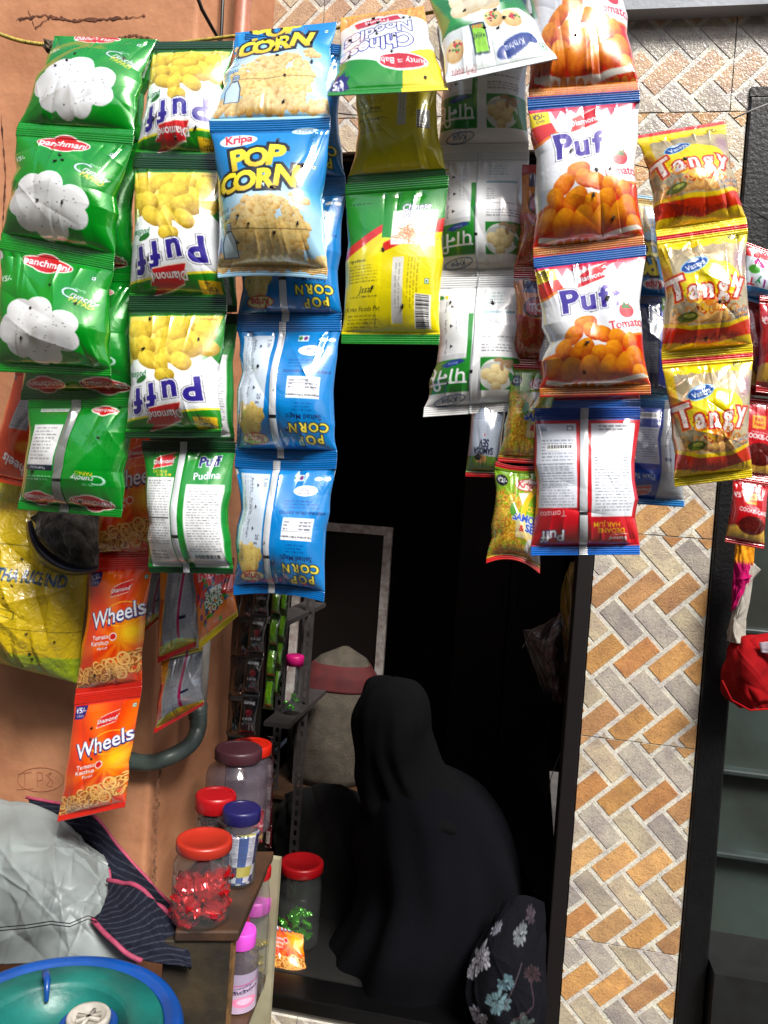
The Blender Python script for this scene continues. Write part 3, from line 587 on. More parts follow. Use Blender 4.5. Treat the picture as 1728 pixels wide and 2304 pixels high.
def d_ring():
    c = Cv(1.3, (.80, .10, .10)); g = np.random.default_rng(5); c.poly([(.0, .75), (.5, .6), (1, .75), (1, 1.3), (0, 1.3)], (.88, .45, .06))
    c.text('RING', .55, .22, .2, (.8, .1, .2), -6, .05, 1.1, out=[(WHITE, .05), ((.2, .05, .15), .07)])
    for i in range(60): c.ell(.55+g.normal()*.17, .68+g.normal()*.17, .05, .03, [(.12, .5, .12), (.1, .3, .5), (.4, .1, .45), (.2, .6, .1)][i % 4], g.random()*180)
    for t, x, y, r in (('SUPER', .56, .58, -14), ('DUPER', .55, .71, -14), ('TOYS', .6, .84, -14)): c.text(t, x, y, .11, WHITE, r, .03, .95, out=[((.05, .3, .1), .04)])
    for x, y in ((.2, .9), (.3, 1.0), (.15, .6), (.85, .45)): c.ell(x, y, .045, .045, (.4, .12, .4))
    c.rect(0, 1.17, 1, 1.3, (.9, .8, .05)); return c
def d_ring_back(seed=3):
    c = Cv(1.6, (.55, .57, .60)); c.rect(0, 0, 1, .12, (.9, .78, .06)); c.rect(.0, .12, .22, 1.2, (.88, .5, .06)); c.rect(0, .6, .2, 1.6, (.75, .08, .1)); c.rect(.6, .0, .66, 1.45, (.6, .08, .3)); c.micro(.26, .2, .57, 1.3, (.25, .26, .3), .028, .8, seed=seed); c.micro(.7, .2, .96, 1.2, (.25, .26, .3), .032, .6, seed=seed+1)
    c.rect(.65, .93, .8, .99, (.08, .1, .2)); c.poly([(.1, 1.35), (.6, 1.3), (1, 1.45), (1, 1.6), (0, 1.6)], (.7, .7, .08)); c.rect(0, 1.5, 1, 1.6, (.78, .1, .1)); return c
def d_cookie():
    c = Cv(1.75, (.72, .04, .08)); g = np.random.default_rng(6); c.rect(0, 0, 1, .16, (.66, .03, .08))
    c.rect(.37, .38, .67, .66, (.85, .62, .15)); c.text('Rich', .52, .47, .08, (.72, .1, .1), 0, .02); c.text('Feast', .52, .57, .08, (.72, .1, .1), 0, .02); c.text('\u20b95', .14, .47, .12, WHITE, 0, .03); c.text('Chocolate Flavour', .56, .74, .04, WHITE, 3, .01); c.text('COOKIE-CAKE', .6, .84, .1, WHITE, 4, .03, .85)
    c.poly([(0, 1.28), (.15, 1.22), (.3, 1.3), (.6, 1.22), (.85, 1.3), (1, 1.25), (1, 1.6), (0, 1.55)], (.83, .65, .25)); c.ell(.58, 1.2, .36, .24, (.32, .06, .04))
    for i in range(40): c.ell(.58+g.normal()*.15, 1.2+g.normal()*.1, .02, .01, (.42, .12, .08))
    c.rect(0, 1.58, 1, 1.75, (.66, .03, .08)); return c
def d_lolly():
    c = Cv(1.3, (.82, .86, .9)); c.rect(0, 0, 1, .3, (.82, .15, .15)); c.rect(0, 1.0, 1, 1.3, (.1, .5, .75)); c.ell(.35, .42, .15, .12, (.75, .1, .5)); c.ell(.22, .6, .13, .11, (.25, .6, .15)); c.ell(.6, .38, .08, .08, (.9, .92, .95))
    c.micro(.3, .08, .9, .24, (.3, .3, .6), .05); c.text('SAID KIYU', .65, .62, .05, (.1, .1, .1), 0, .01, flip=True)
    for i, (t, cc) in enumerate((('L', (.1, .3, .7)), ('o', (.1, .5, .3)), ('l', (.8, .1, .2)), ('l', (.5, .1, .5)), ('y', (.1, .5, .3)), ('T', (.8, .1, .2)))): c.text(t, .9-.14*i, .88, .17, cc, 0, .03, flip=True)
    return c
def d_apple(kind=0):
    c = Cv(2.3, (.02, .02, .025))
    if kind == 0: c.text('Beauty', .5, .5, .18, (.6, .62, .65), 0, .03, .9, flip=True); c.ell(.55, 1.0, .2, .2, (.30, .03, .07)); c.ell(.5, .93, .05, .04, (.5, .2, .25)); c.text('apple', .5, 1.35, .2, (.62, .62, .65), 0, .01, .95, flip=True); c.micro(.4, 1.55, .9, 1.62, (.5, .5, .5), .05); c.micro(.3, .28, .8, .34, (.5, .5, .5), .05)
    elif kind == 3: c.text('Beauty', .5, 1.9, .15, (.3, .3, .32), 0, .02, .9, flip=True)
    elif kind == 1: c.A[:] = (.08, .2, .03); c.rect(.2, .3, .8, 1.9, (.3, .55, .06)); c.micro(.25, .4, .75, 1.4, (.7, .75, .1), .09)
    else: c.A[:] = (.3, .03, .08); c.rect(.25, .6, .8, 1.7, (.6, .55, .52)); c.micro(.3, .65, .75, 1.6, (.15, .1, .1), .08)
    return c
def d_rice():
    c = Cv(1.85, (.78, .66, .04)); n = vnoise(c.H, c.W, 6, 4, 77); c.A = c.A*(1-.4*n[..., None])+np.array((.55, .5, .05))*.4*n[..., None]*1.2
    c.rect(0, 1.62, 1, 1.85, (.55, .62, .05)); c.rect(0, 0, 1, .3, (.6, .62, .06), .6)
    c.text('VASANTHA RICE IND', .57, .93, .105, (.04, .24, .45), 2, .03, .50)
    c.rect(0, .66, 1, .665, (.3, .28, .05)); c.rect(0, 1.38, 1, 1.384, (.3, .28, .05)); c.line([(.12, 1.16), (.6, 1.24), (.6, 1.3), (.12, 1.22), (.12, 1.16)], .006, (.2, .25, .1))
    for k in range(4): c.micro(.14, 1.175+.012*k, .58, 1.18+.012*k, (.15, .2, .1), .02, .6)
    return c
def d_flower():
    c = Cv(1.3, (.03, .034, .06)); g = np.random.default_rng(91)
    def bloom(x, y, k, col, n=16):
        for i in range(n*3):
            a = g.random()*6.28; r = k*(.25+.75*g.random()); px, py = x+r*math.cos(a), y+r*.8*math.sin(a)
            c.ell(px, py, k*.30, k*.17, np.array(col)*(.35), math.degrees(a)); c.ell(px, py, k*.27, k*.14, np.array(col)*(.75+.35*g.random()), math.degrees(a))
    bloom(.18, .40, .13, (.62, .62, .66)); bloom(.08, .52, .08, (.6, .6, .64)); bloom(.28, .2, .06, (.5, .5, .55)); bloom(.42, .78, .13, (.35, .45, .48)); bloom(.5, .62, .08, (.32, .42, .46)); bloom(.12, 1.0, .16, (.62, .62, .68)); bloom(.3, 1.12, .09, (.6, .6, .66)); bloom(.7, 1.0, .14, (.26, .3, .3)); bloom(.62, .25, .09, (.42, .44, .46)); bloom(.75, .12, .07, (.25, .22, .25)); bloom(.8, .55, .09, (.2, .15, .17))
    c.line([(.5, .85), (.6, .6), (.66, .45)], .012, (.25, .22, .24)); c.line([(.6, .95), (.8, .8), (.78, .6)], .012, (.22, .16, .18)); return c
def d_teen(): 
    c = Cv(1.6, (.70, .62, .72)); c.rect(0, .0, 1, .5, (.6, .55, .65)); c.line([(0, .62), (1, .3)], .03, (.7, .08, .4)); c.text('Crunchy', .5, .55, .09, (.15, .1, .3), -22, .01, shear=.2); c.text('Toffichoo', .48, .74, .15, (.08, .05, .2), -22, .02, .9, shear=.2); c.ell(.6, 1.15, .25, .22, (.85, .5, .65)); c.ell(.6, 1.12, .15, .13, (.9, .7, .8)); return c
DS = {}
def D(name):
    if name not in DS: DS[name] = globals()['d_'+name]()
    return DS[name]
def d_noodle_back_top(): return d_noodle_back(True)
def d_ring_back_b(): return d_ring_back(21)
def d_ring_back_c(): return d_ring_back(9)
def d_apple_green(): return d_apple(1)
def d_apple_red(): return d_apple(2)
def d_apple_plain(): return d_apple(3)
for _n in [k[2:] for k in list(globals()) if k.startswith('d_')]: D(_n)      # draw every print before any mesh exists

# ------------------------------------------------------------------ setting: ground, shop floor, walls
M_ground = mat('street_concrete', (.30, .28, .26), .85, noise=.3, nscale=6, bump=.5, bscale=60)
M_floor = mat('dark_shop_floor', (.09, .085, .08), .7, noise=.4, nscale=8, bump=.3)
M_orange = mat('orange_painted_plaster', (.75, .53, .385), .8, noise=.14, nscale=7, bump=.8, bscale=26, dark=(.63, .42, .29), detail=9)
M_orange2 = mat('orange_paint_on_pipe', (.70, .43, .32), .45, noise=.2, nscale=12, bump=.2)
M_crack = mat('bare_crack', (.46, .27, .18), .95, noise=.5, nscale=60, bump=.8)
M_grout = mat('pale_grout', (.66, .66, .63), .55, noise=.12, nscale=25, bump=.2)
M_conc = mat('grey_cement', (.45, .44, .42), .9, noise=.25, nscale=9, bump=.6, bscale=50)
M_beam = mat('painted_grey_beam', (.62, .64, .67), .6, noise=.12, nscale=7, bump=.3)
M_black = mat('black_granite', (.035, .035, .038), .28, noise=.5, nscale=120, spec=.6)
M_blackm = mat('black_painted_steel', (.04, .042, .05), .38, noise=.4, nscale=40, bump=.3, bscale=120)
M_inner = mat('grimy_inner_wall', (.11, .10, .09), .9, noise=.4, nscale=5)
M_teal = mat('dark_teal_painted_steel', (.21, .26, .25), .4, noise=.35, nscale=5, bump=.25, bscale=25, dark=(.16, .17, .15))

def setting(name, mb, m_): return tag(mb.build(name, m_), kind='structure')
mb = MB(); mb.box((-14, -14, -.30), (14, 14, -.18)); setting('ground', mb, M_ground)
Zhead = at(722, 333, YW).z; Zj = at(1540/K, 257/K, YW).z; XL = at(520, 560, YW).x; PL = at(1296/K, 1777/K, YW).x; PR = at(1562/K, 1700/K, YW).x
ZF = .12
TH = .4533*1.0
mb = MB(); mb.box((XL-.3, YW+.03, -.18), (PL+.02, YW+2.3, ZF)); setting('shop_floor', mb, M_floor)

# tile wall: herringbone print built as raised brick facets on each ceramic tile
M_brick = film('printed_ceramic_brick', .38, 0, .25, .3, bscale=140, cr=.25)
def _brickmat():
    t = M_brick.node_tree; b = t.nodes['Principled BSDF']; a = [n for n in t.nodes if n.type == 'VERTEX_COLOR'][0]
    tc = t.nodes.new('ShaderNodeTexCoord'); n1 = t.nodes.new('ShaderNodeTexNoise'); n1.inputs['Scale'].default_value = 22; n1.inputs['Detail'].default_value = 8; n1.inputs['Roughness'].default_value = .75
    n2 = t.nodes.new('ShaderNodeTexNoise'); n2.inputs['Scale'].default_value = 210; n2.inputs['Detail'].default_value = 3
    r1 = t.nodes.new('ShaderNodeValToRGB'); r1.color_ramp.elements[0].position = .32; r1.color_ramp.elements[0].color = (.66, .64, .66, 1); r1.color_ramp.elements[1].position = .66; r1.color_ramp.elements[1].color = (1.12, 1.08, .98, 1)
    r2 = t.nodes.new('ShaderNodeValToRGB'); r2.color_ramp.elements[0].position = .36; r2.color_ramp.elements[0].color = (.35, .30, .25, 1); r2.color_ramp.elements[1].position = .44; r2.color_ramp.elements[1].color = (1, 1, 1, 1)
    m1 = t.nodes.new('ShaderNodeMix'); m1.data_type = 'RGBA'; m1.blend_type = 'MULTIPLY'; m1.inputs[0].default_value = 1
    m2 = t.nodes.new('ShaderNodeMix'); m2.data_type = 'RGBA'; m2.blend_type = 'MULTIPLY'; m2.inputs[0].default_value = .45
    n3 = t.nodes.new('ShaderNodeTexNoise'); n3.inputs['Scale'].default_value = 26; n3.inputs['Detail'].default_value = 2; r3 = t.nodes.new('ShaderNodeValToRGB'); r3.color_ramp.elements[0].position = .42; r3.color_ramp.elements[0].color = (1, 1, 1, 1); r3.color_ramp.elements[1].position = .66; r3.color_ramp.elements[1].color = (.84, .81, .88, 1)
    m3 = t.nodes.new('ShaderNodeMix'); m3.data_type = 'RGBA'; m3.blend_type = 'MULTIPLY'; m3.inputs[0].default_value = 1
    L = t.links; L.new(tc.outputs['Object'], n3.inputs['Vector']); L.new(n3.outputs['Fac'], r3.inputs[0]); L.new(m2.outputs[2], m3.inputs[6]); L.new(r3.outputs[0], m3.inputs[7]); L.new(tc.outputs['Object'], n1.inputs['Vector']); L.new(tc.outputs['Object'], n2.inputs['Vector']); L.new(n1.outputs['Fac'], r1.inputs[0]); L.new(n2.outputs['Fac'], r2.inputs[0])
    L.new(a.outputs['Color'], m1.inputs[6]); L.new(r1.outputs[0], m1.inputs[7]); L.new(m1.outputs[2], m2.inputs[6]); L.new(r2.outputs[0], m2.inputs[7]); L.new(m3.outputs[2], b.inputs['Base Color'])
_brickmat()
def clip_poly(P, x0, y0, x1, y1):
    def cut(P, ax, s, lim):
        R = []
        for i in range(len(P)):
            a, b = P[i-1], P[i]; ia, ib = s*(a[ax]-lim) >= 0, s*(b[ax]-lim) >= 0
            if ia != ib:
                t = (lim-a[ax])/(b[ax]-a[ax]); R.append((a[0]+t*(b[0]-a[0]), a[1]+t*(b[1]-a[1])))
            if ib: R.append(b)
        return R
    for ax, s, lim in ((0, 1, x0), (0, -1, x1), (1, 1, y0), (1, -1, y1)):
        P = cut(P, ax, s, lim)
        if len(P) < 3: return []
    return P
WB = .0735/math.sqrt(2)
def brick_color(kind, g, grey):
    if kind == 0: c = np.array([(.78, .60, .38), (.74, .54, .35), (.80, .63, .42), (.70, .54, .38), (.77, .62, .43)][g.integers(5)])
    else: c = np.array([(.70, .67, .61), (.74, .70, .61), (.67, .65, .62), (.77, .72, .62), (.72, .70, .66)][g.integers(5)])
    if kind == 0 and grey: c = c*.4+np.array((.78, .68, .60))*.6
    return c*(.94+.1*g.random())
def tile(parent, x0, z0, x1, z1, cx, cz, seed, y=YW, side=None, grey=False):
    """one ceramic tile: slab + raised brick facets. cx, cz: corner from which the printed pattern starts."""
    g = np.random.default_rng(seed); gap = .0008
    x0 += gap; x1 -= gap; z0 += gap; z1 -= gap
    V = []; Fc = []; C = []; gm = .0045
    def V3(x, z, d): return (x, y-d, z)
    gc = (.84, .84, .80)
    base = [(x0, z0), (x1, z0), (x1, z1), (x0, z1)]
    V += [V3(a, b, .008) for a, b in base]+[V3(a, b, 0) for a, b in base]; C += [gc]*8
    Fc += [(0, 1, 2, 3), (4, 0, 3, 7), (1, 5, 6, 2), (3, 2, 6, 7), (4, 5, 1, 0)]
    R = 14; s2 = math.sqrt(.5)
    for i in range(-R, R):
        for j in range(-R, R):
            for kind in (0, 1):
                ox, oy = (i+2*j)*WB, (-i+2*j)*WB
                a0, b0, a1, b1 = (ox, oy, ox+2*WB, oy+WB) if kind == 0 else (ox, oy-2*WB, ox+WB, oy)
                m_ = .0040
                Q = [(a0+m_, b0+m_), (a1-m_, b0+m_), (a1-m_, b1-m_), (a0+m_, b1-m_)]
                Q2 = [(a0+m_+.0016, b0+m_+.0016), (a1-m_-.0016, b0+m_+.0016), (a1-m_-.0016, b1-m_-.0016), (a0+m_+.0016, b1-m_-.0016)]
                def tr(P): return [(cx+(a-b)*s2*1.0, cz+(a+b)*s2*1.0) for a, b in P]
                Pb = clip_poly(tr(Q2), x0+.0006, z0+.0006, x1-.0006, z1-.0006)
                if len(Pb) < 3: continue
                col = brick_color(kind, g, grey); n = len(V)
                xm = sum(p[0] for p in Pb)/len(Pb); zm = sum(p[1] for p in Pb)/len(Pb)
                V += [V3(xm+(p[0]-xm)*1.025, zm+(p[1]-zm)*1.025, .0079) for p in Pb]+[V3(p[0], p[1], .0094) for p in Pb]; k = len(Pb)
                C += [col*.72]*k+[col]*k
                Fc.append(tuple(range(n+k, n+2*k)))
                for q in range(k): Fc.append((n+q, n+(q+1) % k, n+k+(q+1) % k, n+k+q))
    cols = np.ones((len(V), 4)); cols[:, :3] = lin(np.array([tuple(c) for c in C]))
    return mesh_obj('tile', V, Fc, M_brick, parent, cols=cols)
ZT = Zj+TH*1.2
XR = at(1720, 200, YW).x+.35
tw = thing('tiled_wall', 'shop front wall above and right of the doorway, clad in herringbone printed tiles of grey and orange brick', 'wall', (PL, YW, ZF))
mb = MB(); mb.box((XL-.02, YW+.001, Zhead+.004), (XR, YW+.12, ZT)); mb.box((PL+.004, YW+.001, ZF), (PR+.003, YW+.12, Zhead+.003)); mb.build('wall_core', M_conc, tw)
XJ = at(1651/K, 120/K, YW).x; sd_ = 1
xs = [XJ-.302*k for k in range(-2, 8)]; xs.sort()
DR = at(1652, 216, YW)                      # top left of the right hand doorway
for a, b in zip(xs[:-1], xs[1:]):            # top course
    a2, b2 = max(a, XL), min(b, XR)
    if b2-a2 < .01: continue
    tile(tw, a2, Zj, b2, ZT, a, Zj+.03, sd_, grey=True); sd_ += 1
xs = [PR-.302*k for k in range(0, 6)]; xs.sort()
for a, b in zip(xs[:-1], xs[1:]):
    a2, b2 = max(a, XL), b
    if b2-a2 < .01: continue
    z0 = Zj-TH if a2 > PL-.05 else Zhead
    if a2 < PL < b2: a2p = PL
    if a2 < PL-.001 and b2 > PL+.001:
        tile(tw, a2, Zhead, PL, Zj, a, Zj-.04, sd_, grey=True); tile(tw, PL, Zj-TH, b2, Zj, a, Zj-.04, sd_+50)
    else: tile(tw, a2, Zhead, b2, Zj, a, Zj-.04, sd_, grey=True)
    sd_ += 1
z = Zj-TH; k = 0
while z > ZF+.01:
    z2 = max(z-TH, ZF); tile(tw, PL, z2, PR, z, PR-.302-.012*(k == 2), z-TH-.018+(.028 if k == 3 else 0), 100+k); z = z2; k += 1
tile(tw, PR, DR.z+.02, XR, Zj, PR, Zj-.04, 77, grey=True)
# grey cement beam over the tiles
bz = at(1500, 27, YW-.03).z
mb = MB(); mb.box((at(1345, 15, YW).x-.35, YW-.05, bz), (XR+.1, YW-.008, bz+.3)); tag(mb.build('beam', M_beam), 'pale grey painted beam crossing the top right above the tiles', 'beam'); 

# front step with the broken edge of tiles
st = thing('front_step', 'low step below the doorway, faced with broken printed tiles', 'step', (at(620, 2140, YW).x, YW-.03, -.18))
xa = XL-.02; zb = -.02
mb = MB(); mb.box((xa, YW-.052, -.18), (PL, YW+.028, ZF-.004)); mb.build('step_core', M_conc, st)
mb = MB(); mb.box((xa, YW-.06, ZF-.035), (PL, YW+.028, ZF)); bevel(mb.build('nosing', M_black, st), .004)
for k in range(4): tile(st, xa+.3*k, -.18, min(xa+.3*(k+1), PL), ZF-.045, xa+.3*k+.02, -.22, 200+k, y=YW-.053)

# orange plastered wall: front face (A) and the return beside the doorway (B)
YA = YW-.30
cA = at(385/K, 980/K, YA); cB = at(521/K, 1480/K, YW-.012)
ow = thing('orange_wall', 'orange painted plaster wall with cracks on the left side', 'wall', (cA.x, YA, -.18))
def plaster(name, pts, parent, seed):       # pts: footprint outline, wall as a subdivided sheet with unevenness and thickness
    mb = MB(); mb.prism(pts, -.18, 3.0); o = mb.build(name, M_orange, parent); bevel(o, .008, 3); return o
plaster('plaster_face', [(-3.2, YA), (cA.x, YA), (cB.x, cB.y), (cB.x, YW+.20), (-3.2, YW+.20)], ow, 1)
def crack(pts, wd, parent, off=.0012, seed=1, step=3):
    g = random.Random(seed); L = []; R = []
    P = []
    for (a, b) in zip(pts[:-1], pts[1:]):
        for q in range(14): t = q/14; P.append((a[0]+(b[0]-a[0])*t, a[1]+(b[1]-a[1])*t))
    P.append(pts[-1]); mb = MB(); V = []
    for i, p in enumerate(P):
        h = wd*(.25+g.random()**2*1.6)*(0.15 if i in (0, len(P)-1) else 1); dy = g.uniform(-1, 1)*wd*.8
        for s in (-1, 1):
            q = at(p[0]+(s*h if abs(pts[0][0]-pts[-1][0]) < abs(pts[0][1]-pts[-1][1]) else 0), p[1]+dy+(s*h if abs(pts[0][0]-pts[-1][0]) >= abs(pts[0][1]-pts[-1][1]) else 0), YA-off); V.append(tuple(q))
    F_ = [(2*i, 2*i+2, 2*i+3, 2*i+1) for i in range(len(P)-1)]
    return mesh_obj('crack', V, F_, M_crack, parent)
crack([(35, 42), (95, 33), (160, 44), (250, 40), (315, 34)], 2.6, ow, seed=2); crack([(60, 20), (75, 60), (110, 36)], 2, ow, seed=5); crack([(255, 80), (290, 76), (330, 84)], 2, ow, seed=6)
crack([(2, 250), (12, 380), (4, 520)], 1.6, ow, seed=4)
# chipped plaster along the corner
mb = MB(); g = random.Random(5)
for i in range(60):
    v = 1640+i*6.5; p = at(345-(v-1640)*.045+g.uniform(-2.5, 2.5), v, YA-.001); s = g.uniform(.0015, .004)
    mb.add([(p.x-s, p.y, p.z-s*1.6), (p.x+s, p.y, p.z-s), (p.x+s*.6, p.y-.0012, p.z+s*1.7), (p.x-s*.8, p.y-.0012, p.z+s)], [(0, 1, 2, 3)])
mb.build('chipped_edge', mat('exposed_plaster', (.62, .42, .30), .95, noise=.4, nscale=90), ow)
# scratched marks
mb = MB()
def stroke(pts, Y=YA-.0005, r=.0007): mb.tube([at(u, v, Y) for u, v in pts], r, 5)
stroke([(38, 1672), (68, 1668)]); stroke([(53, 1670), (55, 1702)]); stroke([(35, 1706), (72, 1703)])
stroke([(80, 1668), (82, 1700)]); stroke([(80, 1668), (92, 1670), (92, 1684), (82, 1687)]); stroke([(112, 1668), (100, 1674), (110, 1684), (100, 1696), (112, 1700), (114, 1686), (104, 1678), (112, 1668)])
stroke([(28+60+50*math.cos(a/20*6.28), 1684+26*math.sin(a/20*6.28)) for a in range(21)]); stroke([(30, 1742), (95, 1738)]); stroke([(62, 1740), (60, 1762)])
mb.build('scratched_mark', mat('scratched_paint', (.57, .35, .24), .9), ow)

# black frame and dark steel door to the right of the pilaster
fd = thing('right_doorway', 'black framed doorway with dark teal steel door at the right edge', 'doorway', (PR, YW, -.18))
FR = at(1590, 1300, YW).x
mb = MB(); mb.box((PR+.002, YW-.016, -.18), (FR, YW+.2, DR.z)); bevel(mb.build('door_frame', M_blackm, fd), .004)
mb = MB(); mb.box((PR+.002, YW-.016, DR.z+.0005), (XR, YW+.2, DR.z+.02)); mb.build('frame_head', M_blackm, fd)
dl = mesh_obj('door_leaf', MB().box((FR+.002, YW+.12, -.1), (XR, YW+.15, DR.z-.002)).v, MB().box((0,0,0),(1,1,1)).f, M_teal, fd)
for v in (955, 1355, 1662, 1842):
    zz = at(1600, v, YW+.10).z; mb = MB(); mb.box((FR+.004, YW+.085, zz-.012), (XR, YW+.1199, zz)); bevel(mb.build('ledge', mat('pale_teal_edge', (.19, .235, .23), .4, noise=.3, nscale=20) if v == 955 else bpy.data.materials['pale_teal_edge'], fd), .003)
mb = MB(); mb.box((FR-.001+.004, YW-.12+.06, at(1600, 2080, YW).z-.3), (XR, YW+.2, at(1600, 2080, YW).z)); mb.build('door_sill', mat('grimy_black_sill', (.06, .07, .07), .6, noise=.6, nscale=30), fd)

# shop interior shell
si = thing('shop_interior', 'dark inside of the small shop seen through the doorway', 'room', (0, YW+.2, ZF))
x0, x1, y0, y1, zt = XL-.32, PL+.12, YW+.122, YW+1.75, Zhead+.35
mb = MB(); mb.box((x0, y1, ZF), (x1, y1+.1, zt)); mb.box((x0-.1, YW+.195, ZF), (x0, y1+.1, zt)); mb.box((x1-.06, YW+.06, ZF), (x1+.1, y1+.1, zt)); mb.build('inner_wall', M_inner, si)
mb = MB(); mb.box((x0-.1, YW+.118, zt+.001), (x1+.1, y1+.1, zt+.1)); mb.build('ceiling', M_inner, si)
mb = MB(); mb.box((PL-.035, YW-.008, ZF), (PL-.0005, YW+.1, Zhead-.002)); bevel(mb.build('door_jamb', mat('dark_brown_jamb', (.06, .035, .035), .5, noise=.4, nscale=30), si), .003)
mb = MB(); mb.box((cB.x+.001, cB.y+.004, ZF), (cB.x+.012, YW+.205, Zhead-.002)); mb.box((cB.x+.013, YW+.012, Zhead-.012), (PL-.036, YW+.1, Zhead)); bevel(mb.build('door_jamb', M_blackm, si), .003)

# unseen house walls across the lane and far left, added to block sky light
M_opp = mat('grey_rendered_wall', (.36, .35, .33), .9, noise=.2, nscale=3)
hn = thing('sky_blocker_left', 'unseen plain wall added far left of the shop to block side sky light', 'house', (-2.4, -1, -.18))
mb = MB(); mb.box((-3.1, -2.6, -.18), (-2.3, 1.49, 3.4)); mb.build('wall', M_opp, hn)
ho = thing('sky_blocker_opposite', 'unseen plain house wall added across the lane behind the viewer to block low sky', 'house', (0, -3.2, -.18))
mb = MB(); mb.box((-6, -3.6, -.18), (6, -3.2, 4.2)); mb.build('wall', M_opp, ho)
mb = MB(); mb.box((-.6, -3.2, -.18), (.4, -3.17, 1.9)); mb.box((1.2, -3.2, .7), (2.2, -3.17, 1.7)); mb.box((-2.6, -3.2, .7), (-1.6, -3.17, 1.7)); mb.build('window', mat('dark_window', (.05, .06, .07), .2), ho)

# ------------------------------------------------------------------ soft sheets with thickness, shaped by a grid of control points
def crgrid(P, n, m_):
    P = np.array(P, dtype=float); 
    def cr(P, n):
        k = len(P); t = np.linspace(0, k-1, n); i = np.minimum(t.astype(int), k-2); f = (t-i)
        Q = np.concatenate([[2*P[0]-P[1]], P, [2*P[-1]-P[-2]]]); f = f.reshape((-1,)+(1,)*(P.ndim-1))
        p0, p1, p2, p3 = Q[i], Q[i+1], Q[i+2], Q[i+3]
        return .5*((2*p1)+(-p0+p2)*f+(2*p0-5*p1+4*p2-p3)*f*f+(-p0+3*p1-3*p2+p3)*f**3)
    A = cr(P, n); return cr(A.transpose(1, 0, 2), m_).transpose(1, 0, 2)
def creases(n, m_, k, amp, seed, w_=(.01, .05)):
    g = np.random.default_rng(seed); v, u = np.mgrid[0:n, 0:m_]; v = v/(n-1); u = u/(m_-1); h = np.zeros((n, m_))
    for i in range(k):
        a = g.random()*math.pi; cx, cy = g.random(2); d = (u-cx)*math.cos(a)+(v-cy)*math.sin(a); s = -(u-cx)*math.sin(a)+(v-cy)*math.cos(a)
        L = .1+.3*g.random(); W = g.uniform(*w_)
        h += g.choice([-1, 1])*amp*(.4+.6*g.random())*np.exp(-np.abs(d)/W)*np.exp(-(s/L)**2)
    return h
def sheet(name, ctrl, m_, parent=None, n=60, mm=60, amp=.004, seed=1, th=.0025, cv=None, flip=False, ncr=30):
    W = np.array([[tuple(at(*c)) for c in row] for row in ctrl]); G = crgrid(W, n, mm)
    du = np.gradient(G, axis=1); dv = np.gradient(G, axis=0); N = np.cross(du, dv); N /= np.linalg.norm(N, axis=2, keepdims=True)+1e-9
    if N[..., 1].mean() > 0: N = -N
    G = G+N*(creases(n, mm, ncr, amp, seed)+amp*1.2*(vnoise(n, mm, 5, 2, seed)-.5)*2)[..., None]
    B = G-N*th; V = np.concatenate([G.reshape(-1, 3), B.reshape(-1, 3)]); F_ = []; S = n*mm
    for i in range(n-1):
        for j in range(mm-1):
            a = i*mm+j; F_.append((a, a+1, a+mm+1, a+mm)); F_.append((S+a, S+a+mm, S+a+mm+1, S+a+1))
    for j in range(mm-1): F_.append((j+1, j, S+j, S+j+1)); a = (n-1)*mm+j; F_.append((a, a+1, S+a+1, S+a))
    for i in range(n-1): a = i*mm; F_.append((a, a+mm, S+a+mm, S+a)); a = i*mm+mm-1; F_.append((a+mm, a, S+a, S+a+mm))
    cols = None
    if cv is not None:
        c = cv.grid(n, mm, flip=flip).reshape(-1, 3); cols = np.ones((2*S, 4)); cols[:S, :3] = lin(c); cols[S:, :3] = lin(c)
    og = G[-1].mean(axis=0) if parent is None else None
    return mesh_obj(name, V, F_, m_, parent, True, og, cols), G

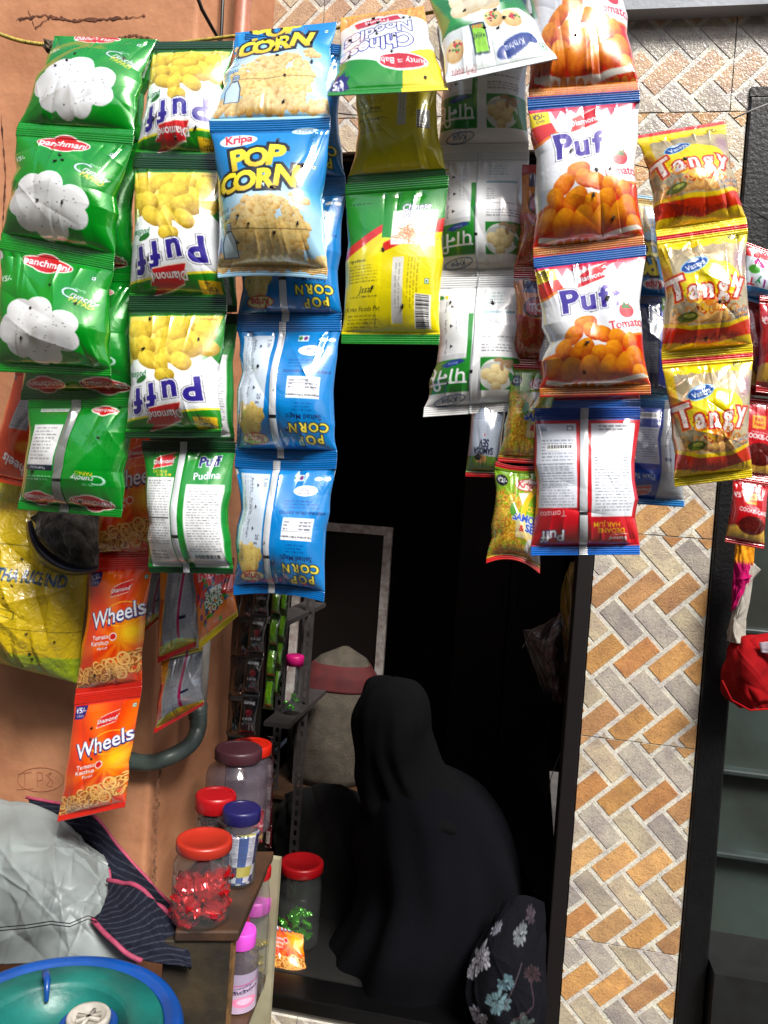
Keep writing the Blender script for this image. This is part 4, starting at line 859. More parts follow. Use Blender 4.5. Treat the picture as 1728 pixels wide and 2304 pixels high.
# ------------------------------------------------------------------ hanging snack packets
SURF = {}
def packet(name, label, group, quad, Y, design, short=None, cat='snack packet', flip=False, vr=(0, 1), T=.017, seal=(.07, .07), waist=.05, seed=1, m_=FILM, back=(.7, .7, .7),
           seam=None, seam_c=(.8, .82, .84), amp=.0018, ncr=14, sag=0.0, bot=None, zig=True, res=1.5, fold=0.0):
    """pillow packet: front film bulging between two crimped end seals. quad = TL, TR, BL, BR in picture units at distance Y (one value or four)."""
    Ys = Y if hasattr(Y, '__len__') else [Y]*4
    P00, P10, P01, P11 = [np.array(at(q[0], q[1], y)) for q, y in zip(quad, Ys)]
    wpx = (abs(quad[1][0]-quad[0][0])+abs(quad[3][0]-quad[2][0]))/2*.463; hpx = (abs(quad[2][1]-quad[0][1])+abs(quad[3][1]-quad[1][1]))/2*.463
    nu = int(max(24, min(190, wpx*res))); nv = int(max(30, min(260, hpx*res)))
    amp *= .7+.8*((seed*37) % 11)/10; T *= .88+.26*((seed*53) % 9)/8; rx = (P10-P00+P11-P01); dn = (P01-P00+P11-P10); N = np.cross(dn, rx); N /= np.linalg.norm(N)
    if N[1] > 0: N = -N
    g = np.random.default_rng(seed)
    s0, s1 = seal; n0 = max(3, int(nv*s0)+1) if s0 > 0 else 0; n1 = max(3, int(nv*s1)+1) if s1 > 0 else 0
    cr = creases(nv, nu, ncr, amp, seed*7+1, (.02, .09)); lo = vnoise(nv, nu, 3, 2, seed*5+2)-.5
    v, u = np.mgrid[0:nv, 0:nu]; v = v/(nv-1.0); u = u/(nu-1.0)
    t = np.clip((v-s0)/(1-s0-s1), 0, 1)
    env = np.clip(1-np.abs(2*u-1)**2.5, 0, 1)**.62*np.clip(np.sin(math.pi*t**1.35), 0, 1)**.62
    skew = .25*(g.random()-.5)
    T = T*1.7; h = T*env*(1+.35*lo+skew*(2*u-1)+.25*(t-.5))
    # gathers running out of the two seals
    nw = 9+int(4*g.random()); ph = g.random(nw)*6.28; gath = np.zeros_like(u)
    for k in range(nw):
        c = g.random(); wdt = .012+.025*g.random(); L = .06+.16*g.random(); top = g.random() < .5; tt = t if top else 1-t
        gath += g.choice([-1, 1])*(.6+.8*g.random())*np.exp(-np.abs(u-c-(.5-c)*tt*.5)/wdt)*np.exp(-(tt/L)**1.5)*np.clip(tt*22, 0, 1)
    h += gath*.0021*(T/.017)*.9 + cr*env**.3*np.clip(np.sin(math.pi*t)*4, 0, 1)
    inn = (t > 0) & (t < 1)
    crimp = .00045*np.sin(v*hpx/.463*1.35)
    h = np.where(inn, h, crimp+np.where(v < .5, .0014, .0006))
    wv = waist*np.clip(np.sin(math.pi*t), 0, 1)**.8
    jl = 1+.35*np.interp(v[:, 0], np.linspace(0, 1, 9), g.normal(size=9)); jr = 1+.35*np.interp(v[:, 0], np.linspace(0, 1, 9), g.normal(size=9))
    uu = np.where(u < .5, .5-(.5-u)*(1-wv*jl[:, None]*2), .5+(u-.5)*(1-wv*jr[:, None]*2))
    vv = v*1.014-.007 + sag*4*u*(1-u)*(v-.3)
    if zig: vv = vv + (.0028*((np.arange(nu) % 2)*2-1))[None]*((v < 1e-6).astype(float)*(s0 > 0)+(v > 1-1e-6)*(s1 > 0))
    bendn = (.5-g.random())*.01*np.sin(math.pi*v)
    def pos(uu, vv, h):
        b = (P00*(1-uu)[..., None]+P10*uu[..., None])*(1-vv)[..., None]+(P01*(1-uu)[..., None]+P11*uu[..., None])*vv[..., None]
        return b+N*(h+bendn)[..., None]
    G = pos(uu, vv, h); hb = -.55*T*env*(1+.3*lo); hb = np.where(inn, hb, -.0006)
    Bk = pos(uu, vv, hb-.0003)
    c = design if isinstance(design, Cv) else D(design)
    cc = lin(c.grid(nv, nu, vr, flip))
    base = (P01+P11)/2
    root = thing(name, label, cat, Vector(base), group)
    def part(nm, a, b):
        n = b-a; V = np.concatenate([G[a:b].reshape(-1, 3), Bk[a:b].reshape(-1, 3)]); S = n*nu
        cols = np.ones((2*S, 4)); cols[:S, :3] = cc[a:b].reshape(-1, 3); cols[S:, :3] = lin(np.array(back))
        i, j = np.mgrid[0:n-1, 0:nu-1]; q = (i*nu+j).ravel(); F1 = np.stack([q, q+nu, q+nu+1, q+1], 1); F2 = np.stack([S+q, S+q+1, S+q+nu+1, S+q+nu], 1)
        ii = np.arange(n-1)*nu; F3 = np.stack([ii, S+ii, S+ii+nu, ii+nu], 1); jj = ii+nu-1; F4 = np.stack([jj, jj+nu, S+jj+nu, S+jj], 1)
        kk = np.arange(nu-1); F5 = np.stack([kk, kk+1, S+kk+1, S+kk], 1); ll = (n-1)*nu+kk; F6 = np.stack([ll, S+ll, S+ll+1, ll+1], 1)
        return mesh_obj(nm, V, np.concatenate([F1, F2, F3, F4, F5, F6]), m_, root, True, None, cols)
    a = max(0, n0-1) if s0 > 0 else 0; b = nv-(n1-1) if s1 > 0 else nv
    part('pouch', a, b)
    if s0 > 0: part('end_seal', 0, n0)
    if s1 > 0: part('end_seal', nv-n1, nv)
    if seam is not None:       # back fin seal running the length of the packet
        k0 = int(seam[0]*nu); k1 = max(k0+3, int(seam[1]*nu)); n = nv-2; wgl = (np.interp(np.linspace(0, 1, n), np.linspace(0, 1, 6), g.normal(size=6))*.008)
        V = []; C = []
        for r in range(n):
            r_ = r+1
            for k in range(k0, k1+1):
                f = (k-k0)/(k1-k0); off = .0016+.0008*math.sin(f*math.pi)
                w_ = float(np.clip(k+wgl[r]*nu, 0, nu-1.001)); wi = int(w_); wf = w_-wi; V.append(G[r_, wi]*(1-wf)+G[r_, wi+1]*wf+N*off)
                C.append(tuple(lin(np.array(seam_c)*(.9 if (k % 2) else 1)*(1 if not (.70 < r/n < .725) else .12)))+(1,))
        W_ = k1-k0+1; F_ = [(r*W_+k, (r+1)*W_+k, (r+1)*W_+k+1, r*W_+k+1) for r in range(n-1) for k in range(W_-1)]
        mesh_obj('fin_seam', V, F_, m_, root, True, None, C)
    if short: SURF.setdefault(short, []).append((G, N, nu, nv))
    return root

YP = 1.14
GG = 'green foil packets hanging joined at the left'
kw = dict(m_=FOIL, T=.022, waist=.035, amp=.0026, ncr=18)
packet('snack_packet', 'dark green foil packet half hidden behind the topmost green one', GG, [(150, 92), (344, 90), (85, 325), (302, 322)], YP+.055, 'papad_back', seed=41, **kw)
packet('snack_packet', 'shaded green foil packet behind the middle green one with its red label upside down', GG, [(85, 330), (302, 326), (62, 590), (292, 590)], YP+.055, 'papad_back', seed=42, **kw)
packet('snack_packet', 'green foil packet back, mostly hidden, its red labels showing just under the third front', GG, [(62, 594), (292, 594), (45, 862), (302, 858)], YP+.05, 'papad_back', seed=43, **kw)
packet('snack_packet', 'topmost green foil packet with a white cloud shaped window, beside the knotted rope', GG, [(117, 80), (338, 88), (37, 276), (288, 292)], [YP+.05, YP+.05, YP, YP], 'papad_front', 'topmost green packet', seed=3, vr=(.1, 1), seal=(0, .06), **{**kw, 'T': .016})
packet('snack_packet', 'second green foil packet from the top with a cloud window and red label', GG, [(37, 278), (290, 296), (2, 518), (246, 566)], [YP, YP, YP-.005, YP-.005], 'papad_front', 'second green packet', seed=4, **kw)
packet('snack_packet', 'third green foil packet with a cloud window, lowest of those showing the front', GG, [(1, 521), (247, 570), (-14, 800), (240, 812)], YP-.005, 'papad_front', 'third green packet', seed=5, **kw)
packet('snack_packet', 'lowest green foil packet, its back showing with a silver seam and white panel', GG, [(62, 866), (300, 862), (38, 1098), (262, 1116)], YP+.03, 'papad_back', 'green packet back', seed=6, seam=(.415, .50), seam_c=(.5, .52, .5), vr=(.06, 1), **kw)

GP = 'white and green curl packets hanging joined'
kw = dict(m_=SATIN, T=.020, waist=.045)
packet('snack_packet', 'green and white packet back peeking out right of the middle curl packet', GP, [(300, 350), (515, 350), (310, 672), (512, 672)], YP+.06, 'puff_green_back', seed=51, **kw)
packet('snack_packet', 'green and white packet back peeking out right of the lowest curl packet front', GP, [(305, 676), (518, 680), (325, 952), (506, 955)], YP+.06, 'puff_green_back', seed=52, **kw)
packet('snack_packet', 'topmost white and green curl packet hanging upside down, left of the popcorn', GP, [(328, 93), (506, 91), (290, 340), (478, 346)], [YP+.05, YP+.05, YP+.01, YP+.01], 'puff_green', 'topmost curl packet', seed=53, **kw)
packet('snack_packet', 'middle white and green curl packet hanging upside down', GP, [(288, 343), (489, 348), (279, 652), (490, 655)], YP+.01, 'puff_green', 'middle curl packet', seed=54, **kw)
packet('snack_packet', 'lowest white and green curl packet that shows its upside down front', GP, [(278, 655), (491, 658), (271, 944), (478, 943)], YP+.01, 'puff_green', 'third curl packet', seed=55, **kw)
packet('snack_packet', 'green topped packet back with two white text columns, below the curl packets', GP, [(307, 954), (510, 957), (322, 1234), (504, 1238)], YP+.04, 'puff_green_back', 'green topped packet back', seed=56, seam=(.42, .49), **kw)

GC = 'blue popcorn packets hanging joined'
kw = dict(m_=FILM, T=.022, waist=.045)
packet('popcorn_packet', 'blue popcorn packet back, its edge showing right of the top popcorn fronts', GC, [(530, 75), (738, 100), (522, 402), (747, 400)], YP+.06, 'popcorn_back', cat='popcorn packet', seed=61, flip=False, **kw)
packet('popcorn_packet', 'blue popcorn packet back showing from below the lower popcorn front', GC, [(522, 404), (747, 402), (513, 696), (738, 695)], YP+.05, 'popcorn_back', cat='popcorn packet', seed=62, seam=(.44, .51), **kw)
packet('popcorn_packet', 'topmost blue popcorn packet, its name cut off by the fold over the rope', GC, [(508, 74), (728, 50), (452, 262), (713, 254)], [YP+.07, YP+.07, YP-.02, YP-.02], 'popcorn_front', 'topmost popcorn packet', cat='popcorn packet', seed=63, vr=(.26, 1), seal=(0, .03), **{**kw, 'T': .015})
packet('popcorn_packet', 'large upright blue popcorn packet front with yellow lettering and a bowl of popcorn', GC, [(452, 264), (714, 256), (470, 598), (707, 602)], YP-.02, 'popcorn_front', 'big popcorn packet', cat='popcorn packet', seed=64, sag=-.03, **kw)
packet('popcorn_packet', 'blue popcorn packet back with a white seam, second from the bottom of its strip', GC, [(513, 697), (738, 696), (509, 988), (728, 992)], YP+.04, 'popcorn_back', 'popcorn packet back', cat='popcorn packet', seed=65, seam=(.41, .48), **kw)
packet('popcorn_packet', 'lowest blue popcorn packet back with a pulled out bottom right corner', GC, [(508, 990), (728, 994), (504, 1284), (700, 1298)], YP+.04, 'popcorn_back', 'lowest popcorn packet', cat='popcorn packet', seed=66, seam=(.39, .46), sag=-.05, **kw)

GN = 'yellow and green noodle snack packets'
packet('noodle_packet', 'yellow packet back with a barcode, under the tilted noodle packet', GN, [(768, 170), (945, 165), (750, 396), (964, 380)], YP+.06, 'noodle_back_top', 'yellow packet back', cat='noodle packet', seed=71, m_=SATIN, T=.016, back=(.7, .65, .1))
packet('noodle_packet', 'hanging green and yellow noodle packet back with a noodle picture, lowest of its strip', GN, [(746, 400), (970, 382), (737, 740), (949, 742)], YP+.04, 'noodle_back', 'green and yellow noodle packet', cat='noodle packet', seed=72, m_=FILM, T=.018, back=(.7, .65, .1), waist=.04)
packet('noodle_packet', 'tilted noodle packet lying over the rope with its purple name upside down', GN, [(735, 42), (917, 16), (708, 206), (968, 193)], [YP+.1, YP+.1, YP-.04, YP-.04], 'noodle_front', 'tilted noodle packet', cat='noodle packet', seed=73, m_=FILM, T=.011, waist=.03, seal=(0, .05))

GQ = 'white and green puri packets hanging joined'
kw = dict(m_=SATIN, T=.018, waist=.04, back=(.7, .72, .72))
packet('puri_packet', 'shaded white and green packet back directly under the bulging puri packet', GQ, [(945, 60), (1150, 60), (946, 330), (1142, 326)], YP+.09, 'puri_back', 'upper puri packet back', cat='puri packet', seed=81, **kw)
packet('puri_packet', 'grey white and green packet back in the middle of the puri strip', GQ, [(946, 333), (1143, 329), (942, 600), (1142, 596)], YP+.08, 'puri_back', 'middle puri packet back', cat='puri packet', seed=82, seam=(.44, .47), **kw)
packet('puri_packet', 'lowest packet back of the puri strip, its bottom corners flaring out', GQ, [(942, 603), (1143, 599), (914, 899), (1139, 884)], YP+.06, 'puri_back', 'lowest puri packet back', cat='puri packet', seed=83, seam=(.45, .48), **{**kw, 'waist': .075})
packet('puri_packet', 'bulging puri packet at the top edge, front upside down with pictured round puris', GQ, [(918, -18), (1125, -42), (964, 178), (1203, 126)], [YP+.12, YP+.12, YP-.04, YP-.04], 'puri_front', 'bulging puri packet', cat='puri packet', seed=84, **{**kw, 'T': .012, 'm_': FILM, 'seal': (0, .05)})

# narrow sev strip behind the tomato packets
GS = 'narrow lime green and orange sev packets'
kw = dict(m_=FILM, T=.012, waist=.05)
packet('sev_packet', 'narrow white and lime packet back hanging left of the lime sev packets', GS, [(1022, 838), (1098, 846), (1005, 1028), (1075, 1030)], YP+.07, 'sev_back', 'sev packet back', cat='sev packet', seed=91, **{**kw, 'waist': .02})
packet('sev_packet', 'narrow orange packet, uppermost behind the left edge of the tomato curl packets', GS, [(1128, 358), (1212, 360), (1110, 588), (1212, 588)], YP+.065, 'sev_orange', cat='sev packet', seed=92, **kw)
packet('sev_packet', 'narrow orange and red packet between the puri strip and the red and white curl packets', GS, [(1110, 590), (1212, 592), (1103, 786), (1208, 790)], YP+.06, 'sev_orange', cat='sev packet', seed=93, **kw)
packet('sev_packet', 'lime green sev packet, second from the bottom, noodles pictured below its name', GS, [(1104, 788), (1210, 792), (1075, 996), (1182, 1003)], YP+.045, 'sev_front', 'upper sev packet', cat='sev packet', seed=94, **kw)
packet('sev_packet', 'lowest lime green sev packet, its bottom edge parting in two points', GS, [(1070, 998), (1182, 1004), (1050, 1216), (1166, 1238)], YP+.045, 'sev_front', 'lowest sev packet', cat='sev packet', seed=95, sag=-.12, **kw)

# behind the right hand strips
GB = 'blue packets hanging behind the tomato curl strip'
packet('popcorn_packet', 'upside down popcorn packet wedged between the tomato curl strip and the yellow ring packets', None, [(1280, 412), (1420, 428), (1300, 642), (1452, 652)], YP+.12, 'popcorn_front', cat='popcorn packet', seed=101, flip=True, m_=FILM, T=.018)
packet('salted_packet', 'dark blue and brown packet behind the right edge of the tomato curl strip', GB, [(1325, 640), (1462, 642), (1330, 862), (1462, 866)], YP+.12, 'salted_top', cat='salted snack packet', seed=102, m_=FILM, T=.014)
packet('salted_packet', 'bright blue packet back with a grey side panel, right of the tomato strip', GB, [(1292, 862), (1482, 868), (1292, 1082), (1478, 1094)], YP+.10, 'salted_back', 'blue salted packet', cat='salted snack packet', seed=103, m_=FILM, T=.018)

GT = 'white and red tomato curl packets hanging joined'
kw = dict(m_=FILM, T=.022, waist=.045, back=(.7, .7, .72))
packet('snack_packet', 'red and white packet back almost hidden behind the third tomato curl front', GT, [(1165, 570), (1382, 570), (1150, 884), (1383, 880)], YP+.06, 'puff_red_back', seed=111, **{**kw, 'waist': .02})
packet('snack_packet', 'tomato curl packet at the top edge, blown out white with orange curls', GT, [(1132, -104), (1348, -122), (1142, 212), (1381, 196)], [YP+.06, YP+.06, YP-.02, YP-.02], 'puff_red', 'topmost tomato curl packet', seed=112, **kw)
packet('snack_packet', 'middle tomato curl packet between two blue crimped seals, with the clearest purple name', GT, [(1139, 214), (1382, 198), (1152, 556), (1392, 530)], YP-.02, 'puff_red', 'middle tomato curl packet', seed=113, **kw)
packet('snack_packet', 'lowest tomato curl packet showing its front, creased along the bottom', GT, [(1152, 560), (1395, 532), (1166, 856), (1406, 850)], YP-.02, 'puff_red', 'third tomato curl packet', seed=114, **{**kw, 'waist': .06, 'amp': .0025})
packet('snack_packet', 'red and white packet back with two text panels, lowest of the tomato curl strip', GT, [(1150, 884), (1383, 882), (1147, 1198), (1382, 1196)], YP+.03, 'puff_red_back', 'red and white packet back', seed=115, seam=(.45, .52), seam_c=(.82, .84, .86), **{**kw, 'waist': .035, 'm_': SATIN})

GA = 'yellow tangy ring packets hanging joined'
SILV = film('printed_silver_film', .22, .35, .6, .45)
kw = dict(m_=SILV, T=.020, waist=.04, amp=.003, ncr=30, cat='ring snack packet')
packet('ring_snack_packet', 'topmost yellow tangy packet, slanting, against the tiled wall', GA, [(1374, 296), (1566, 264), (1418, 512), (1614, 484)], [YP+.05, YP+.05, YP, YP], 'tangy', 'topmost tangy packet', seed=121, **kw)
packet('ring_snack_packet', 'middle yellow tangy packet with red outlined name', GA, [(1418, 514), (1614, 486), (1429, 778), (1626, 762)], YP, 'tangy', 'middle tangy packet', seed=122, **kw)
packet('ring_snack_packet', 'lowest yellow tangy packet with a blue oval badge', GA, [(1429, 780), (1626, 764), (1457, 1050), (1624, 1030)], YP, 'tangy', 'lowest tangy packet', seed=123, **kw)

GK = 'small red cookie packets at the right edge'
kw = dict(m_=FILM, T=.010, waist=.03, cat='cookie packet', back=(.4, .03, .06))
packet('lollipop_packet', 'small white and blue sweet packet hanging askew upside down at the right edge', None, [(1612, 524), (1708, 560), (1592, 642), (1688, 668)], YP+.06, 'lolly', cat='sweet packet', seed=131, m_=FILM, T=.010)
packet('cookie_packet', 'red cookie packet tucked right of the middle tangy packet', GK, [(1608, 652), (1700, 660), (1596, 850), (1690, 858)], YP+.07, 'cookie', seed=132, **kw)
packet('cookie_packet', 'red cookie packet cut by the right edge of the view', GK, [(1640, 640), (1745, 650), (1632, 845), (1735, 858)], YP+.05, 'cookie', seed=133, **kw)
packet('cookie_packet', 'red cookie packet tucked right of the lowest tangy packet', GK, [(1592, 856), (1690, 866), (1578, 1030), (1672, 1042)], YP+.06, 'cookie', seed=134, **kw)
packet('cookie_packet', 'lowest red cookie packet, hanging in front of the black door frame', GK, [(1584, 1030), (1662, 1041), (1566, 1170), (1650, 1186)], YP+.05, 'cookie', 'lowest cookie packet', seed=135, **kw)

# orange wheel snack strip
GW = 'orange wheel snack packets hanging joined'
kw = dict(m_=FILM, T=.016, waist=.03, cat='wheel snack packet', back=(.55, .5, .5), seal=(.08, .05))
packet('wheel_snack_packet', 'orange packet turned upside down behind the green packet backs at the left edge', None, [(38, 790), (160, 806), (-34, 1032), (95, 1060)], YP+.16, 'wheels_back', seed=141, **kw)
packet('wheel_snack_packet', 'shaded orange wheel packet, highest of three, partly behind the green packets', GW, [(232, 905), (368, 915), (197, 1207), (330, 1204)], YP+.20, 'wheels', 'upper wheel packet', seed=142, **kw)
packet('wheel_snack_packet', 'middle orange wheel packet with a big white name', GW, [(197, 1209), (331, 1206), (163, 1500), (306, 1482)], YP+.19, 'wheels', 'middle wheel packet', seed=143, **kw)
packet('wheel_snack_packet', 'lowest orange wheel packet hanging just above the grey cloth', GW, [(163, 1502), (307, 1484), (124, 1774), (270, 1742)], YP+.18, 'wheels', 'lowest wheel packet', seed=144, **kw)

GR = 'ring toy snack packets below the green topped back'
kw = dict(m_=FILM, T=.014, waist=.03, cat='toy snack packet')
packet('toy_snack_packet', 'dull yellow packet edge behind the right side of the middle wheel packet', GR, [(318, 1225), (372, 1225), (300, 1375), (350, 1330)], YP+.26, 'ring_back_c', seed=151, **{**kw, 'T': .006})
packet('toy_snack_packet', 'grey packet back with a yellow lower edge, left of the red toy packet', GR, [(345, 1215), (432, 1215), (340, 1432), (424, 1395)], YP+.24, 'ring_back', 'grey packet back', seed=152, **kw)
packet('toy_snack_packet', 'red packet with green and white toy lettering and a slanting yellow bottom edge', GR, [(412, 1205), (506, 1205), (430, 1402), (514, 1330)], YP+.22, 'ring', 'red toy packet', seed=153, **kw)
packet('toy_snack_packet', 'lowest grey packet back with a magenta stripe, hanging in front of the pipe', GR, [(348, 1418), (438, 1398), (332, 1584), (440, 1522)], YP+.25, 'ring_back_b', 'lowest grey packet back', seed=154, **kw)

# sachet strips beside the doorway
def sachets(x0, x1, y0, y1, n, dx, kind, Y, label, group, seed):
    cv = ('apple', 'apple_green', 'apple_red', 'apple_plain')[kind]; pos = ['topmost', 'second from the top', 'third from the top', 'fourth from the top', 'lowest']
    for i in range(n):
        a = i/n; b = (i+1)/n; h = y1-y0; q = [(x0+dx*a, y0+h*a), (x1+dx*a, y0+h*a+3), (x0+dx*b, y0+h*b), (x1+dx*b, y0+h*b+3)]
        packet('sachet', label % (pos[i] if i < n-1 else 'lowest'), group, q, Y, cv, cat='sachet', seed=seed+i, m_=FILM, T=.006, waist=.02, seal=(.08, .06), res=1.6, back=(.05, .05, .05))
sachets(552, 589, 1240, 1585, 4, -38, 0, 1.62, 'glossy black apple sachet, %s of the right hand strip', 'black shampoo sachets', 300)
sachets(524, 560, 1252, 1590, 4, -34, 3, 1.68, 'black shampoo sachet, %s of the middle strip', 'black shampoo sachets', 310)
sachets(508, 530, 1255, 1585, 4, -20, 3, 1.73, 'black shampoo sachet, %s of the strip touching the orange wall', 'black shampoo sachets', 320)
sachets(590, 612, 1262, 1530, 4, -22, 1, 1.68, 'bright green sachet, %s of the strip beside the black ones', 'green sachets', 330)
sachets(608, 626, 1262, 1500, 4, -22, 1, 1.78, 'olive green sachet, %s of the strip farthest inside', 'green sachets', 340)

# big yellow rice sack on the wall with a fur lined cap on it
packet('rice_sack', 'large wrinkled yellow plastic rice sack hung on the orange wall', None, [(-70, 1015), (214, 1030), (-52, 1415), (168, 1474)], 1.38, 'rice', 'rice sack', cat='sack', seed=161, m_=MATT, T=.05, waist=.015, amp=.006, ncr=110, seal=(0, .0), back=(.5, .45, .05), zig=False)
cp = thing('cap', 'upturned dark navy cap with grey fluffy lining, resting against the yellow sack', 'cap', at(130, 1230, 1.28))
pts_o = [(60, 1125), (58, 1150), (66, 1185), (88, 1215), (120, 1236), (150, 1242), (185, 1240), (215, 1230)]
pts_i = [(66, 1122), (72, 1145), (84, 1172), (108, 1196), (138, 1214), (162, 1225), (188, 1230), (214, 1222)]
V = []; 
for k, (o_, i_) in enumerate(zip(pts_o, pts_i)):
    for f in np.linspace(0, 1, 7):
        u_, v_ = o_[0]+(i_[0]-o_[0])*f, o_[1]+(i_[1]-o_[1])*f; V.append(tuple(at(u_, v_, 1.30-.035*math.sin(f*math.pi))))
Fc = [(k*7+j, k*7+j+1, (k+1)*7+j+1, (k+1)*7+j) for k in range(7) for j in range(6)]
o = mesh_obj('brim', V, Fc, mat('navy_vinyl', (.06, .08, .14), .35, noise=.3, nscale=20, bump=.2), cp, True); s_ = o.modifiers.new('s', 'SOLIDIFY'); s_.thickness = .003; o.modifiers.new('u', 'SUBSURF').levels = 2; o.modifiers['u'].render_levels = 2
o, _ = sheet('lining', [[(68, 1118, 1.31), (110, 1092, 1.31), (160, 1088, 1.32), (215, 1090, 1.33)], [(74, 1148, 1.31), (110, 1130, 1.285), (160, 1130, 1.28), (214, 1130, 1.31)], [(108, 1196, 1.31), (135, 1185, 1.285), (165, 1185, 1.28), (214, 1185, 1.31)], [(150, 1222, 1.31), (165, 1226, 1.3), (190, 1228, 1.3), (214, 1224, 1.31)]],
          mat('grey_fluff', (.42, .40, .36), 1, noise=.55, nscale=45, bump=1, bscale=150, sheen=.4), cp, 60, 60, .005, 5)

# ------------------------------------------------------------------ pipe, cable, ropes
M_pvc = mat('dark_grey_pvc', (.30, .35, .33), .38, noise=.3, nscale=14, bump=.15)
M_pvcw = mat('whitish_pvc', (.66, .64, .60), .5, noise=.2, nscale=20)
M_rope = mat('yellow_nylon', (.75, .66, .25), .55, noise=.3, nscale=120)
M_wire = mat('black_wire', (.04, .04, .04), .4)
pY = YW-.235; b0 = at(430, 1500, pY)
pp = thing('drain_pipe', 'drain pipe beside the wall corner, painted orange above, with a dark grey elbow below', 'pipe', (b0.x, pY, b0.z))
pr = .0165
mb = MB(); mb.tube([(b0.x, pY, b0.z+.16), (b0.x, pY, 3.0)], pr, 20); mb.build('painted_pipe', M_orange2, pp, True)
mb = MB(); mb.tube([(b0.x, pY, b0.z-.05), (b0.x, pY, b0.z+.159)], pr+.0006, 20); mb.build('unpainted_pipe', M_pvcw, pp, True)
path = [at(429, 1535, pY), at(427, 1575, pY-.008), at(415, 1603, pY-.03), at(392, 1622, pY-.06), at(362, 1637, pY-.085), at(330, 1647, pY-.09), at(295, 1646, pY-.09), at(262, 1640, pY-.085), at(238, 1630, pY-.05)]
G_ = np.array([list(p) for p in path]); Gs = crgrid(G_[:, None].repeat(2, 1), 40, 2)[:, 0]
mb = MB(); mb.tube([tuple(p) for p in Gs], [pr*1.02 if 4 < i < 30 else pr*1.1 for i in range(40)], 20); mb.tube([(b0.x, pY, b0.z-.052), (b0.x, pY, b0.z-.02)], pr*1.18, 20); mb.build('elbow', M_pvc, pp, True)
mb = MB(); a = at(478, 75, pY-.01); mb.tube([a+Vector((0, 0, -1.2)), a, at(475, -40, pY-.01)+Vector((0, 0, .4))], .004, 8); mb.build('cable', M_wire, pp, True)
def strand(name, pts, r, m_, label, cat, n=8):
    mb = MB(); mb.tube(pts, r, n); o = mb.build(name, m_, None, True, origin=pts[0]); return tag(o, label, cat)
strand('cable', [at(418, -30, 1.35), at(436, 20, 1.37), at(458, 60, 1.40), at(482, 100, 1.45)], .0036, M_wire, 'black cable crossing slantwise before the orange pipe at the top', 'cable')
# twisted rope: two strands, ending in a knot, then running on behind the packet tops
R0, R1 = at(-60, 42, YP+.08), at(112, 98, YP+.06)
rp = thing('rope', 'yellow twisted nylon rope at the top left, knotted at the green packets', 'rope', R1)
L_ = (R1-R0).length; ax = (R1-R0).normalized(); e1 = ax.orthogonal().normalized(); e2 = ax.cross(e1)
for s_ in range(3):
    mb = MB(); n = 120; mb.tube([R0+ax*(L_*i/n)+(e1*math.cos(i*.85+s_*2.09)+e2*math.sin(i*.85+s_*2.09))*.0017+Vector((0, 0, -.01*math.sin(math.pi*i/n))) for i in range(n+1)], .0019, 6); mb.build('strand', M_rope, rp, True)
mb = MB(); g = random.Random(3)
kn = [R1+Vector((.009*math.cos(i*1.3), -.004+.006*math.sin(i*2.1), .010*math.sin(i*1.1)-.004)) for i in range(22)]
mb.tube(kn, .0028, 7); mb.tube([R1, R1+Vector((.003, 0, -.03)), R1+Vector((-.002, 0, -.05))], .002, 6); mb.build('knot', mat('frayed_grey_cord', (.36, .31, .22), .8, noise=.4, nscale=200), rp, True)
strand('rope', [R1, at(330, 100, YP+.075), at(505, 78, YP+.085), at(730, 60, YP+.11), at(915, 30, YP+.135), at(1130, -10, YP+.14), at(1350, -60, YP+.12)], .0028, M_rope, 'line over which the topmost packets are folded, hidden behind them', 'rope')
strand('wire', [at(1562, 420, YW-.3), at(1600, 440, YW-.3), at(1680, 488, YW-.3)], .0011, M_wire, 'thin dark wire right of the topmost tangy packet', 'wire')
strand('wire', [at(1340, 348, YW-.35), at(1380, 358, YW-.35), at(1440, 372, YW-.33)], .0012, M_wire, 'short dark wire between the tomato curl and tangy packets', 'wire')
strand('cord', [at(1585, 256, YW-.12), at(1620, 240, YW-.12), at(1690, 212, YW-.12)], .0016, mat('grey_cord', (.5, .5, .5), .6), 'pale grey cord crossing the top of the black doorway frame', 'cord')
strand('wire', [at(690, 238, YW-.2), at(740, 246, YW-.2), at(790, 250, YW-.2)], .0014, M_wire, 'dark wire seen between the popcorn and yellow packets', 'wire')

# ------------------------------------------------------------------ wooden counter with jars
ZC = .55
M_wood = mat('worn_brown_wood', (.30, .20, .12), .55, noise=.4, nscale=9, bump=.3, bscale=50, dark=(.17, .11, .07))
M_woodf = mat('stained_dark_board', (.20, .16, .09), .7, noise=.6, nscale=14, bump=.5, bscale=40, dark=(.07, .05, .03))
M_cream = mat('cream_board', (.62, .60, .50), .6, noise=.2, nscale=10, dark=(.5, .47, .38))
FL, FRr, BR, BL = atz(378, 2012, ZC), atz(516, 2012, ZC), atz(592, 1838, ZC), atz(427, 1840, ZC)
ct = thing('counter', 'worn wooden counter with stained dark front, below the sweet jars', 'counter', (FL.x, FL.y, -.18))
mb = MB(); mb.prism([(FL.x, FL.y), (FRr.x, FRr.y), (BR.x, BR.y), (BL.x, BL.y)], ZC-.018, ZC); bevel(mb.build('counter_top', M_wood, ct), .003)
dx = (FRr-FL).normalized(); P1 = FL-dx*.02; P2 = FRr-dx*.012
mb = MB(); mb.prism([(P1.x, P1.y+.006), (P2.x, P2.y+.006), (P2.x, P2.y+.024), (P1.x, P1.y+.024)], -.18, ZC-.019); bevel(mb.build('front_panel', M_woodf, ct), .002)
Q1, Q2 = at(455, 1900, BR.y-.005), at(586, 1900, BR.y-.005)
